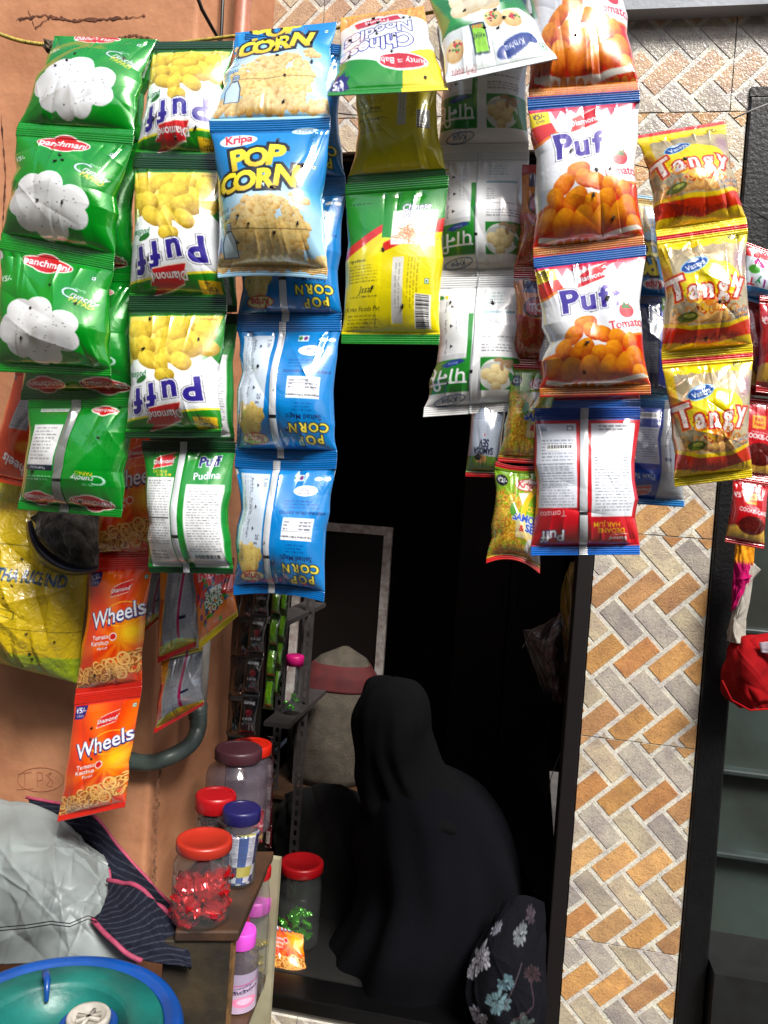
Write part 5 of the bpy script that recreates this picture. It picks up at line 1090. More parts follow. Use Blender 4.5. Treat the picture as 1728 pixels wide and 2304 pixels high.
mb = MB(); mb.box((Q1.x, BR.y+.004, -.18), (Q2.x+.012, BR.y+.02, ZC+.07 if False else ZC-.019)); mb.build('back_board', M_cream, ct)
ZS = .29
mb = MB(); mb.prism([(P1.x, P1.y+.025), (P2.x, P2.y+.025), (Q2.x, BR.y+.003), (Q1.x, BR.y+.003)], ZS-.014, ZS); mb.build('shelf', M_wood, ct)
mb = MB(); mb.prism([(P2.x-.004, P2.y+.0055), (P2.x+.001, P2.y+.0055), (P2.x+.001, P2.y+.0245), (P2.x-.004, P2.y+.0245)], -.18, ZC-.0195); mb.build('edge_strip', mat('pale_worn_edge', (.5, .36, .2), .6, noise=.4, nscale=40), ct)

def plastic(name, col, a):
    M = bpy.data.materials.new(name); M.use_nodes = True; t = M.node_tree; t.nodes.remove(t.nodes['Principled BSDF']); out = t.nodes['Material Output']
    tr = t.nodes.new('ShaderNodeBsdfTransparent'); tr.inputs[0].default_value = (.92, .92, .92, 1); gl = t.nodes.new('ShaderNodeBsdfGlossy'); gl.inputs['Roughness'].default_value = .07
    df = t.nodes.new('ShaderNodeBsdfDiffuse'); df.inputs[0].default_value = tuple(lin(col))+(1,); lw = t.nodes.new('ShaderNodeLayerWeight'); lw.inputs[0].default_value = .5; pw = t.nodes.new('ShaderNodeMath'); pw.operation = 'POWER'; pw.inputs[1].default_value = 4; fr = t.nodes.new('ShaderNodeMath'); fr.operation = 'MULTIPLY_ADD'; fr.inputs[1].default_value = .55; fr.inputs[2].default_value = .045; t.links.new(lw.outputs['Facing'], pw.inputs[0]); t.links.new(pw.outputs[0], fr.inputs[0])
    m1 = t.nodes.new('ShaderNodeMixShader'); m1.inputs[0].default_value = a; m2 = t.nodes.new('ShaderNodeMixShader'); L = t.links
    L.new(tr.outputs[0], m1.inputs[1]); L.new(df.outputs[0], m1.inputs[2]); L.new(m1.outputs[0], m2.inputs[1]); L.new(gl.outputs[0], m2.inputs[2]); L.new(fr.outputs[0], m2.inputs[0]); L.new(m2.outputs[0], out.inputs[0])
    return M
M_clear = plastic('clear_plastic', (.62, .64, .64), .07); M_clear2 = plastic('clear_violet_tinted_plastic', (.5, .45, .5), .22)
M_red = mat('red_plastic_lid', (.62, .15, .09), .38, noise=.06); M_red2 = mat('crimson_plastic_lid', (.62, .05, .08), .35); M_navy = mat('navy_plastic_lid', (.10, .09, .30), .35); M_mar = mat('maroon_plastic_lid', (.27, .14, .17), .42); M_pink = mat('pink_plastic_lid', (.72, .28, .66), .4); M_mag = mat('magenta_plastic_lid', (.80, .30, .76), .4)
JARS = {}
def jar(key, label, u, vb, w_, vt, lidw, z0, mlid, mbody=None, lidh=.016, ribs=0, neck=.86, Y=None, grp='sweet jars on the counter'):
    c = atz(u, vb, z0) if Y is None else at(u, vb, Y); c.z = z0
    dist = (c-CP).dot(fw); R = w_*K/2/F*dist; Rl = lidw*K/2/F*dist; H = at(u, vt, c.y).z-z0
    t = thing('jar', label, 'jar', c, grp)
    hb = H-lidh
    prof = [(R*.86, 0), (R*.97, .004), (R, .012), (R, hb*.30), (R*.975, hb*.33), (R*.975, hb*.36), (R, hb*.39), (R, hb*.66), (R*.97, hb*.69), (R*1.0, hb*.72), (R*.99, hb*.80), (R*.93, hb*.87), (Rl*neck*1.02, hb*.94), (Rl*neck, hb+.004)]
    pi_ = [(r*.965, z+.002) for r, z in prof]
    mb = MB(); mb.lathe(prof, c, 48, ribs=ribs, ribamp=.025 if ribs else 0); mb.build('jar_body', mbody or M_clear, t, True)
    mb = MB(); mb.lathe([(Rl*.97, hb-.002), (Rl, hb), (Rl, hb+lidh*.75), (Rl*.975, hb+lidh*.93), (Rl*.93, hb+lidh), (Rl*.80, hb+lidh*.985), (Rl*.78, hb+lidh*.93), (.001, hb+lidh*.93)], c, 60, ribs=60 if lidh > .01 else 0, ribamp=.004)
    o = mb.build('lid', mlid, t, True); m_ = o.modifiers.new('e', 'EDGE_SPLIT'); m_.split_angle = math.radians(50)
    JARS[key] = (c, R, hb); return t
jar('J1', 'large front jar with orange red lid, full of red foil sweets', 431, 1982, 125, 1808, 119, ZC, M_red)
jar('J2', 'smaller jar with crimson lid just behind the front jar of red sweets', 457, 1868, 82, 1712, 87, ZC, M_red2, lidh=.028)
jar('J3', 'jar with navy lid holding upright chocolate wrappers, right of the crimson lidded jar', 512, 1905, 78, 1742, 82, ZC, M_navy, lidh=.022)
jar('J4', 'big dusty empty jar with dull maroon lid, at the back by the orange wall', 503, 1812, 132, 1612, 101, ZC, M_mar, M_clear2, lidh=.022)
jar('J5', 'jar with bright red lid hidden behind the maroon lidded jar', 532, 1790, 100, 1603, 86, ZC, mat('bright_red_lid', (.78, .13, .06), .35), M_clear2, lidh=.02)
GU = 'jars on the shelf under the counter top'
jar('J8', 'magenta lidded jar with a pink toffee label under the counter, nearest', 507, 2252, 80, 2003, 62, ZS, M_mag, M_clear2, lidh=.028, Y=1.44, grp=GU)
jar('J7', 'ribbed clear jar with violet pink lid under the counter, behind the magenta lidded one', 538, 2150, 74, 1935, 68, ZS, M_pink, M_clear, lidh=.024, ribs=18, Y=1.54, grp=GU)
jar('J6', 'jar with small red lid at the back of the shelf under the counter', 548, 2060, 56, 1868, 52, ZS, M_red2, M_clear, lidh=.02, Y=BR.y-.05, grp=GU)
jar('J10', 'tiny jar with dark red lid low under the counter, left of the violet lid', 500, 2200, 40, 1978, 50, ZS, M_red2, M_clear, lidh=.03, Y=1.50, grp=GU)
# label on the toffee jar
c, R, hb = JARS['J8']; n = 60; V = []; cv = D('teen'); gg = lin(cv.grid(80, n)); 
for i in range(80):
    for j in range(n): a = math.radians(-150+170*j/(n-1)); V.append((c.x+(R*1.012)*math.cos(a), c.y+(R*1.012)*math.sin(a), c.z+hb*(.66-.62*i/79)))
cols = np.ones((80*n, 4)); cols[:, :3] = gg.reshape(-1, 3)
lab = mesh_obj('label', V, [(i*n+j, i*n+j+1, (i+1)*n+j+1, (i+1)*n+j) for i in range(79) for j in range(n-1)], SATIN, [o for o in bpy.data.objects if o.get('label', '').startswith('magenta lidded jar')][0], True, cols=cols)

# wrapped sweets: a twisted foil wrapper
def wrapper_mesh(name, col, L=.032, W=.012, seed=1, metal=.5, m_=None):
    g = np.random.default_rng(seed); n, k = 15, 10; V = []
    for i in range(n):
        t = i/(n-1); r = (W*(.95 if .22 < t < .78 else .25+.9*abs(t-.5)*1.2)); tw = (t-.5)*3*(0 if .22 < t < .78 else 1)
        for j in range(k): a = 2*math.pi*j/k+tw; V.append(((t-.5)*L, r*.6*math.cos(a)+.0006*g.normal(), r*.45*math.sin(a)*(1 if .22 < t < .78 else .35)+.0006*g.normal()))
    Fq = [(i*k+j, i*k+(j+1) % k, (i+1)*k+(j+1) % k, (i+1)*k+j) for i in range(n-1) for j in range(k)]+[tuple(range(k))[::-1], tuple(range((n-1)*k, n*k))]
    me = bpy.data.meshes.new(name); me.from_pydata(V, [], Fq); me.materials.append(m_ or mat(name+'_foil', col, .22, metal, coat=.5)); me.update(); return me
def fill(key, me, name, cat, label, group, n, h0, h1, seed, sc=1.0, rr=.72):
    c, R, hb = JARS[key]; g = random.Random(seed)
    for i in range(n):
        a = g.random()*6.28; r = R*rr*math.sqrt(g.random()); z = hb*(h0+(h1-h0)*((i+.5)/n))
        o = bpy.data.objects.new(name, me); COL.objects.link(o); o.location = (c.x+r*math.cos(a), c.y+r*math.sin(a), c.z+z)
        s_ = sc*g.uniform(.85, 1.15); o.scale = (s_,)*3; o.rotation_euler = (g.uniform(-.7, .7), g.uniform(-.8, .8), g.random()*6.28); tag(o, label, cat, group)
fill('J1', wrapper_mesh('foil_sweet', (.70, .07, .10), .05, .030, 3), 'foil_sweet', 'sweet', 'red foil wrapped sweet inside the large front jar', 'red foil sweets in the front jar', 44, .08, .62, 5, 1.0, .66)
fill('J2', wrapper_mesh('dark_red_sweet', (.45, .03, .07), .03, .016, 4), 'foil_sweet', 'sweet', 'dark red wrapped sweet inside the crimson lidded jar', 'dark red sweets in the crimson lidded jar', 24, .1, .8, 6)
fill('J7', wrapper_mesh('yellow_sweet', (.62, .55, .2), .03, .014, 6), 'foil_sweet', 'sweet', 'yellowish wrapped sweet inside the ribbed jar', 'yellow sweets in the ribbed jar', 20, .05, .5, 8)
# upright chocolate wrappers in the navy lidded jar
def bar_mesh(name, c1, c2):
    cvb = Cv(3.5, c1, 60); cvb.rect(0, 2.2, 1, 2.9, c2); cvb.micro(.15, .3, .85, 2.0, (.15, .15, .3), .16, .8); cvb.rect(0, 0, 1, .15, c2)
    n, k = 40, 10; g = cvb.grid(n, k); V = []; C = []
    for s_ in (1, -1):
        for i in range(n):
            for j in range(k): x = (j/(k-1)-.5); V.append((x*.024, -s_*.0035*(1-(2*x)**2)*(1 if 1 < i < n-2 else .1), (1-i/(n-1))*.095)); C.append(tuple(lin(g[i, j]))+(1,))
    Fq = [(i*k+j, (i+1)*k+j, (i+1)*k+j+1, i*k+j+1) for i in range(n-1) for j in range(k-1)]; Fq += [tuple(x+n*k for x in q[::-1]) for q in Fq]
    me = bpy.data.meshes.new(name); me.from_pydata(V, [], Fq); a = me.color_attributes.new('print', 'FLOAT_COLOR', 'POINT'); a.data.foreach_set('color', np.array(C, dtype=np.float32).ravel()); me.materials.append(FILM); me.update(); return me
c, R, hb = JARS['J3']; bars = [bar_mesh('chocolate_bar', (.75, .78, .82), (.22, .1, .3)), bar_mesh('chocolate_bar', (.1, .3, .6), (.75, .7, .3)), bar_mesh('chocolate_bar', (.8, .8, .85), (.7, .65, .15)), bar_mesh('chocolate_bar', (.15, .12, .38), (.8, .8, .85))]
for i in range(9):
    a = -math.pi/2+(i-4)*.42; o = bpy.data.objects.new('chocolate_bar', bars[i % 4]); COL.objects.link(o); o.location = (c.x+R*.72*math.cos(a), c.y+R*.72*math.sin(a), c.z+.006); o.rotation_euler = (.05, (i-4)*.03, a+math.pi/2)
    tag(o, 'slim chocolate wrapper standing inside the navy lidded jar', 'chocolate bar', 'chocolate wrappers in the navy lidded jar')
packet('sweet_packet', 'small orange and white packet inside the back of the maroon lidded jar', None, [(540, 1745), (572, 1750), (538, 1815), (566, 1820)], JARS['J4'][0].y+.02, 'cookie', cat='sweet packet', seed=170, m_=FILM, T=.004)

# ------------------------------------------------------------------ blue drum with white bung, grey and pinstriped cloth bag on it
M_drum = mat('blue_plastic', (.02, .26, .56), .35, noise=.2, nscale=12, bump=.1, coat=.2); M_teald = mat('worn_teal_plastic', (.03, .44, .40), .42, noise=.35, nscale=9, bump=.25, bscale=50, dark=(.05, .30, .28), detail=10)
dc = atz(112, 2222, .50); dc.z = -.18; RD = .180
dr = thing('drum', 'blue plastic drum with a worn teal top and white screw cap', 'drum', dc)
mb = MB(); H_ = .68
mb.lathe([(RD*.9, 0), (RD*.97, .02), (RD*.99, .2), (RD*1.0, .21), (RD*1.0, .4), (RD*.98, .56), (RD*.985, H_-.05), (RD*1.01, H_-.04), (RD*1.03, H_-.02), (RD*1.025, H_-.010), (RD*1.0, H_-.002), (RD*.97, H_), (RD*.90, H_-.002), (RD*.885, H_-.006), (RD*.87, H_-.006), (.001, H_-.012)], dc, 96); mb.build('drum_body', M_drum, dr, True)
mb = MB(); mb.lathe([(RD*.868, H_-.0055), (RD*.84, H_-.001), (RD*.62, H_+.001), (RD*.59, H_-.002), (RD*.56, H_-.0105), (RD*.50, H_-.011), (.001, H_-.011)], dc, 96); mb.build('drum_top', M_teald, dr, True)
bc = atz(192, 2188, .51); bc.z = .487
mb = MB(); mb.lathe([(.044, -.006), (.043, .006), (.036, .012), (.032, .008), (.001, .008)], bc, 48); mb.build('bung_collar', M_drum, dr, True)
mb = MB(); mb.lathe([(.031, .006), (.031, .018), (.029, .021), (.024, .021), (.0225, .013), (.001, .012)], bc, 48)
for a in (0, .8, 1.6): mb.box((-.018, -.002, .0125), (.018, .002, .019), Matrix.Translation(bc) @ Matrix.Rotation(a, 4, 'Z'))
mb.build('screw_cap', mat('off_white_plastic', (.68, .66, .62), .5, noise=.2, nscale=30), dr, True)
hc = atz(95, 2150, .50); mb = MB(); mb.tube([hc+Vector((-.02, .03, 0)), hc+Vector((-.012, .02, .02)), hc+Vector((.004, 0, .024)), hc+Vector((.014, -.015, .002))], [.003, .006, .005, .003], 12); mb.build('moulded_lug', M_drum, dr, True)

M_tarp = mat('grey_coated_cloth', (.50, .53, .53), .5, noise=.16, nscale=7, bump=.15, bscale=22)
cvp = Cv(1, (.075, .085, .13), 700)
for k in range(-14, 30): cvp.line([(k*.085, 1.0), (k*.085+.55, 0)], .005, (.33, .34, .38))
cvp.speck(160, .02, 3)
bagc = thing('cloth_bag', 'crumpled grey cloth bag with navy pinstripe lining and pink piping, heaped on the drum', 'bag', at(150, 2060, 1.3))
o, G1 = sheet('grey_panel', [[(-70, 1712, 1.44), (70, 1738, 1.44), (160, 1788, 1.42), (228, 1850, 1.40)], [(-70, 1815, 1.32), (60, 1830, 1.30), (155, 1856, 1.31), (240, 1908, 1.35)], [(-70, 1945, 1.28), (70, 1950, 1.23), (160, 1962, 1.24), (228, 1990, 1.27)], [(-70, 2090, 1.25), (60, 2082, 1.23), (180, 2090, 1.21), (308, 2098, 1.20)]],
               M_tarp, bagc, 150, 150, .0045, 3, ncr=70)
o, G2 = sheet('pinstripe_lining', [[(60, 1722, 1.465), (190, 1752, 1.465), (262, 1835, 1.45), (335, 1915, 1.43), (385, 1965, 1.36)], [(70, 1745, 1.455), (190, 1795, 1.43), (255, 1885, 1.40), (325, 1955, 1.34), (392, 2000, 1.29)], [(85, 1770, 1.45), (180, 1838, 1.42), (228, 1925, 1.37), (300, 1985, 1.29), (380, 2035, 1.26)]],
               CLOTHP, bagc, 60, 110, .004, 9, cv=cvp, ncr=26)
o, G3 = sheet('pinstripe_flap', [[(236, 1902, 1.33), (290, 1912, 1.30), (345, 1952, 1.275), (398, 2010, 1.25)], [(226, 1955, 1.27), (290, 1975, 1.235), (350, 2010, 1.225), (412, 2078, 1.215)], [(202, 1988, 1.235), (245, 2030, 1.20), (300, 2070, 1.19), (414, 2092, 1.205)]],
               CLOTHP, bagc, 80, 110, .004, 4, cv=cvp, ncr=30)
M_pipg = mat('pink_piping', (.62, .22, .34), .7, noise=.2, nscale=60)
def edge_tube(G, sl, r, off=.0):
    P = [Vector(p)+Vector((0, -.003, off)) for p in G[sl].reshape(-1, 3)[::4]]; mb = MB(); mb.tube(P, r, 8); mb.build('piping', M_pipg, bagc, True)
edge_tube(G2, np.s_[0, :], .0032); edge_tube(G3, np.s_[0, :], .0042); edge_tube(G3, np.s_[-1, :80], .0042); edge_tube(G1, np.s_[25:75, -1], .0026)
mb = MB()
for dv in (0, 7): mb.tube([at(u, v+dv, y) for u, v, y in ((-20, 2005, 1.20), (60, 1998, 1.195), (110, 1990, 1.20), (150, 1995, 1.205), (190, 1978, 1.21), (210, 1985, 1.22))], .0009, 5)
mb.build('thread', M_wire, bagc, True)

# ------------------------------------------------------------------ things inside the shop
jar('J9', 'tall clear jar with dark red lid and green sweets inside the dark doorway', 641, 2035, 92, 1858, 93, ZF, M_red2, M_clear, lidh=.022, grp=None)
fill('J9', wrapper_mesh('green_sweet', (.25, .6, .1), .034, .018, 5), 'foil_sweet', 'sweet', 'green foil wrapped sweet at the bottom of the tall jar in the doorway', 'green sweets in the doorway jar', 24, .05, .38, 7)
packet('wheel_snack_packet', 'orange wheel packet standing on the floor at the foot of the doorway jar', None, [(562, 1988), (655, 2020), (560, 2105), (672, 2140)], [1.90, 1.90, 1.84, 1.84], 'wheels', cat='wheel snack packet', seed=180, m_=FILM, T=.012, vr=(.45, 1), back=(.5, .4, .3))
tag(MB().box((at(590, 1850, 2.3).x, 2.28, at(590, 1835, 2.3).z-.004), (at(640, 1850, 2.3).x, 2.34, at(590, 1815, 2.3).z)).build('carton', mat('red_and_grey_carton', (.45, .08, .08), .6, noise=.7, nscale=25, dark=(.4, .4, .38)), origin=at(615, 1830, 2.3)), 'small red and grey carton behind the doorway jar', 'carton')

sY = 2.45; sz0 = at(715, 1690, sY).z
bx = thing('box', 'low dark box carrying the striped sack inside the shop', 'box', (at(715, 1690, sY).x, sY, ZF))
mb = MB(); mb.box((at(600, 1690, sY).x, sY-.18, ZF), (at(800, 1690, sY).x, sY+.2, sz0)); bevel(mb.build('box_body', M_woodf, bx), .004); mb = MB(); mb.box((at(598, 1690, sY).x, sY-.19, sz0+.0005), (at(802, 1690, sY).x, sY+.21, sz0+.012)); mb.build('box_lid', M_wood, bx)
sk = thing('sack', 'grey brown grain sack with a maroon band near its rounded top, in the dark shop', 'sack', (at(708, 1685, sY).x, sY, sz0+.012))
def sackring(f):
    r = np.interp(f, [0, .05, .3, .6, .8, .92, 1], [.115, .135, .15, .145, .118, .075, .01]); return r
def sackpart(nm, f0, f1, m_, n=24, e=0):
    g = np.random.default_rng(4); mb = MB(); ph = g.random(6)*6.28; hh = at(708, 1400, sY).z-sz0
    v = []; k = 40
    for i in range(n+1):
        f = f0+(f1-f0)*i/n; r = sackring(f)+e
        for j in range(k): a = 2*math.pi*j/k; q = r*(1+.03*math.sin(3*a+ph[0]+f*4)+.02*math.sin(7*a+ph[1]+9*f)); v.append((sk.location.x+q*math.cos(a)+.03*f*f, sY+q*.75*math.sin(a), sk.location.z+hh*f))
    f_ = [(i*k+j, i*k+(j+1) % k, (i+1)*k+(j+1) % k, (i+1)*k+j) for i in range(n) for j in range(k)]+[tuple(range(k))[::-1], tuple(range(n*k, n*k+k))]
    mb.add(v, f_); mb.build(nm, m_, sk, True)
sackpart('sack_body', 0, 1, mat('woven_grey_sack', (.29, .26, .22), .9, noise=.2, nscale=40, bump=.6, bscale=200), 50); sackpart('stripe', .70, .88, mat('maroon_band', (.30, .04, .055), .85, noise=.2, nscale=30), 10, .002)

o, _ = sheet('cloth_heap', [[(590, 1722, 2.3), (660, 1700, 2.2), (730, 1692, 2.2), (800, 1720, 2.3)], [(588, 1800, 2.25), (660, 1790, 2.12), (730, 1785, 2.10), (800, 1800, 2.2)], [(592, 1880, 2.2), (660, 1880, 2.10), (730, 1880, 2.07), (800, 1890, 2.15)], [(600, 1975, 2.2), (660, 1985, 2.12), (730, 1990, 2.10), (800, 1990, 2.15)]], mat('dark_charcoal_cloth', (.10, .10, .105), .95, noise=.3, nscale=9, bump=.3), None, 70, 70, .008, 11, ncr=26)
tag(o, 'heap of dark charcoal cloth below the sack, behind the doorway jar', 'cloth')
rk = thing('steel_rack', 'perforated steel angle rack standing left of the sack in the dark shop', 'rack', (at(680, 1700, 2.12).x, 2.12, ZF))
M_rack = mat('grey_rack_steel', (.26, .24, .24), .6, .1, noise=.3, nscale=30)
def post(u, vr_, Y):
    mb = MB(); p = at(u, vr_, Y); w_ = .013; t = 0
    mb.box((p.x-w_, Y, ZF), (p.x-w_*.35, Y+.003, 2.0)); mb.box((p.x+w_*.35, Y, ZF), (p.x+w_, Y+.003, 2.0)); z_ = ZF+.02
    while z_ < 1.98: mb.box((p.x-w_*.349, Y, z_), (p.x+w_*.349, Y+.003, z_+.012)); z_ += .028
    mb.build('post', M_rack, rk)
post(664, 1400, 2.12); post(644, 1620, 2.36); post(604, 1500, 2.30)
for v, Y in ((1528, 2.0), (1322, 2.0)):
    p = at(590, v, Y); q = at(664, v, 2.1); mb = MB(); mb.box((p.x, 1.93, q.z-.012), (q.x, 2.30, q.z)); mb.build('shelf', mat('grey_shelf', (.22, .20, .20), .7, noise=.3, nscale=12), rk)
zs = at(664, 1528, 2.1).z; cb = at(630, 1530, 2.03); cb.z = zs; kk = K/F*2.08
bt = thing('bottle', 'clear plastic bottle with a pink cap and green sweets on the rack shelf', 'bottle', cb)
hB = (1532-1424)*kk
mb = MB(); mb.lathe([(.022, 0), (.026, .003), (.027, .02), (.025, .05), (.027, .08), (.026, hB*.72), (.018, hB*.88), (.0135, hB*.95), (.0135, hB)], cb, 32); mb.build('bottle_body', M_clear, bt, True)
mb = MB(); mb.lathe([(.0245, hB-.002), (.0245, hB+.022), (.022, hB+.025), (.001, hB+.025)], cb, 32); mb.build('cap', mat('hot_pink_cap', (.75, .08, .42), .4), bt, True)
JARS['B'] = (cb, .026, hB); fill('B', bpy.data.meshes['green_sweet'], 'foil_sweet', 'sweet', 'green sweet inside the pink capped bottle', 'green sweets in the pink capped bottle', 8, .05, .4, 9, .5)
sachets(578, 592, 1590, 1830, 5, -6, 2, 2.02, 'small maroon sachet, %s of the strip low in the doorway', 'maroon sachets', 350)

# framed board leaning at the back
fY = 2.75; a = at(660, 1136, fY); b = at(850, 1136, fY); z0 = at(835, 1560, fY).z
fb = thing('framed_board', 'dark board in a worn whitish frame standing at the back of the shop', 'board', ((a.x+b.x)/2, fY, z0))
M_fr = mat('worn_white_frame', (.86, .84, .82), .6, noise=.4, nscale=45, dark=(.66, .58, .56)); fwid = .030
tz = (at(780, 1134, fY).z)
mb = MB(); mb.box((a.x, fY-.01, tz-fwid), (b.x-fwid-.0005, fY+.01, tz)); mb.build('frame_bar', M_fr, fb)
mb = MB(); mb.box((b.x-fwid, fY-.01, z0), (b.x, fY+.01, tz)); mb.build('frame_bar', M_fr, fb)
mb = MB(); mb.box((a.x-fwid-.0005, fY-.01, z0), (a.x-.0005, fY+.01, tz)); mb.build('frame_bar', M_fr, fb)
mb = MB(); mb.box((a.x, fY+.0, z0), (b.x-fwid-.001, fY+.006, tz-fwid-.0005)); mb.build('panel', mat('dark_brown_panel', (.10, .06, .05), .5, noise=.4, nscale=6), fb)
cbk = thing('cupboard', 'dark brown cupboard at the back right of the shop, barely visible', 'cupboard', (at(1080, 1500, 3.2).x, 3.2, ZF))
xa_, xb_ = at(970, 1500, 3.2).x, at(1200, 1500, 3.2).x; M_cb = mat('dark_brown_laminate', (.13, .07, .045), .5, noise=.3, nscale=6)
mb = MB(); mb.box((xa_, 3.2, ZF), (xb_, 3.5, 1.75)); mb.build('cupboard_body', M_cb, cbk)
for k in range(2): xm = (xa_+xb_)/2; mb = MB(); mb.box((xa_+.006 if k == 0 else xm+.002, 3.182, .06), (xm-.002 if k == 0 else xb_-.006, 3.1995, 1.72)); d_ = bevel(mb.build('cupboard_door', M_cb, cbk), .002); mb = MB(); mb.tube([(xm+(-.03 if k == 0 else .03), 3.172, .85), (xm+(-.03 if k == 0 else .03), 3.172, .97)], .005, 8); mb.build('handle', M_rack, d_)

# bags hanging by the right jamb
hb_ = thing('carry_bag', 'yellow and maroon carry bag hanging inside the right door jamb', 'bag', at(1236, 1480, 1.93))
cvy = Cv(2.6, (.48, .40, .05)); cvy.poly([(.35, 0), (1, 0), (1, 1.1), (.6, 1.15), (.3, .9)], (.42, .06, .07)); cvy.line([(.08, .55), (.25, 1.2), (.3, 2.2), (.8, 2.3)], .018, (.06, .05, .04)); cvy.ell(.75, 1.35, .12, .1, (.08, .06, .05)); cvy.line([(.7, 1.5), (.8, 1.62)], .03, (.1, .08, .05))
sheet('bag_panel', [[(1232, 1215, 1.92), (1250, 1210, 1.91), (1285, 1210, 1.93)], [(1212, 1280, 1.93), (1248, 1290, 1.90), (1282, 1290, 1.93)], [(1215, 1400, 1.94), (1240, 1400, 1.91), (1272, 1400, 1.94)], [(1224, 1484, 1.95), (1242, 1486, 1.93), (1268, 1482, 1.95)]], FILM, hb_, 90, 40, .004, 6, cv=cvy, th=.003)
pb = thing('plastic_bag', 'clear plastic bag of red onions hanging inside the right door jamb', 'bag', at(1200, 1500, 1.96))
M_bagc = plastic('thin_clear_plastic', (.5, .45, .45), .10)
o, _ = sheet('bag_film', [[(1222, 1320, 1.95), (1226, 1318, 1.94), (1232, 1318, 1.95)], [(1150, 1358, 1.96), (1200, 1370, 1.90), (1236, 1360, 1.95)], [(1130, 1372, 1.97), (1190, 1430, 1.885), (1240, 1430, 1.95)], [(1165, 1475, 1.97), (1195, 1490, 1.90), (1236, 1485, 1.95)], [(1190, 1512, 1.97), (1205, 1518, 1.94), (1228, 1512, 1.96)]], M_bagc, pb, 60, 60, .006, 8, ncr=60)
mb = MB(); mb.tube([at(1128, 1400, 1.96), at(1150, 1360, 1.955), at(1133, 1375, 1.955), at(1160, 1460, 1.955), at(1180, 1505, 1.955)], .0008, 5); mb.build('bag_edge', M_bagc, pb, True)
M_on = mat('red_onion_skin', (.36, .08, .12), .35, noise=.3, nscale=40)
for i, (u, v) in enumerate(((1195, 1440), (1220, 1450), (1205, 1475), (1225, 1482), (1190, 1410), (1212, 1500))):
    c = at(u, v, 1.935+.01*(i % 2)); mb = MB(); mb.lathe([(.002, -.019), (.012, -.016), (.019, -.004), (.0185, .006), (.011, .016), (.003, .021), (.001, .027)], c, 24, ax=Matrix.Rotation(.5*i, 3, 'X')); tag(mb.build('onion', M_on, None, True, c), 'red onion inside the clear plastic bag by the right jamb', 'onion', 'onions in the plastic bag')
strand('cord', [at(1243, 1545, 1.9), at(1232, 1570, 1.9), at(1205, 1640, 1.9), at(1190, 1680, 1.9), at(1186, 1712, 1.9)], .0009, mat('pale_cord', (.45, .45, .42), .6), 'thin pale cord dangling below the onion bag', 'cord')

# ------------------------------------------------------------------ person seated on the shop floor, wrapped in dark clothes
PYY = 1.97
pc = at(960, 2250, PYY); pc.z = ZF
def pp_(u, v, Y): return at(u, v, Y)
joints = {'pelvis': (pc.x+.03, PYY+.02, ZF+.13), 'belly': (pc.x+.01, PYY+.03, ZF+.27), 'chest': (pc.x-.03, PYY+.03, ZF+.43), 'neck': (pc.x-.07, PYY+.02, ZF+.55), 'jaw': (pc.x-.085, PYY+.0, ZF+.61), 'skull': (pc.x-.085, PYY+.0, ZF+.68), 'crown': (pc.x-.08, PYY+.0, ZF+.735)}
hx = at(848, 1500, PYY); dxh = hx.x-joints['skull'][0]
for k in ('neck', 'jaw', 'skull', 'crown'): x, y, z = joints[k]; joints[k] = (x+dxh*(1 if k != 'neck' else .8), y, z)
hz = at(848, 1478, PYY).z-(joints['crown'][2]+.055)
for k in joints:
    x, y, z = joints[k]; f_ = {'pelvis': 0, 'belly': .4, 'chest': .8}.get(k, 1); joints[k] = (x, y, z+hz*f_)
ch = joints['chest']; pv = joints['pelvis']
L = dict(sl=(ch[0]-.09, ch[1]+.02, ch[2]+.03), sr=(ch[0]+.075, ch[1]+.0, ch[2]+.02), el=(ch[0]-.08, ch[1]+.08, ch[2]-.15), er=(ch[0]+.09, ch[1]+.04, ch[2]-.17), wl=(ch[0]-.02, ch[1]+.12, ch[2]-.22), wr=(ch[0]+.07, ch[1]+.11, ch[2]-.22),
         hl=(pv[0]-.08, pv[1]+.02, pv[2]-.03), hr=(pv[0]+.08, pv[1], pv[2]-.03), kl=(pv[0]-.10, pv[1]+.17, pv[2]+.06), kr=(pv[0]+.07, pv[1]+.15, pv[2]+.05), al=(pv[0]-.05, pv[1]+.1, ZF+.05), ar=(pv[0]+.06, pv[1]+.1, ZF+.05), tl=(pv[0]-.04, pv[1]+.18, ZF+.03), tr=(pv[0]+.07, pv[1]+.18, ZF+.03))
J = {**joints, **L}; R_ = dict(pelvis=.12, belly=.115, chest=.12, neck=.045, jaw=.062, skull=.085, crown=.06, sl=.055, sr=.055, el=.042, er=.042, wl=.028, wr=.028, hl=.085, hr=.085, kl=.06, kr=.06, al=.04, ar=.04, tl=.03, tr=.03)
E_ = [('pelvis', 'belly'), ('belly', 'chest'), ('chest', 'neck'), ('neck', 'jaw'), ('jaw', 'skull'), ('skull', 'crown'), ('chest', 'sl'), ('chest', 'sr'), ('sl', 'el'), ('sr', 'er'), ('el', 'wl'), ('er', 'wr'), ('pelvis', 'hl'), ('pelvis', 'hr'), ('hl', 'kl'), ('hr', 'kr'), ('kl', 'al'), ('kr', 'ar'), ('al', 'tl'), ('ar', 'tr')]
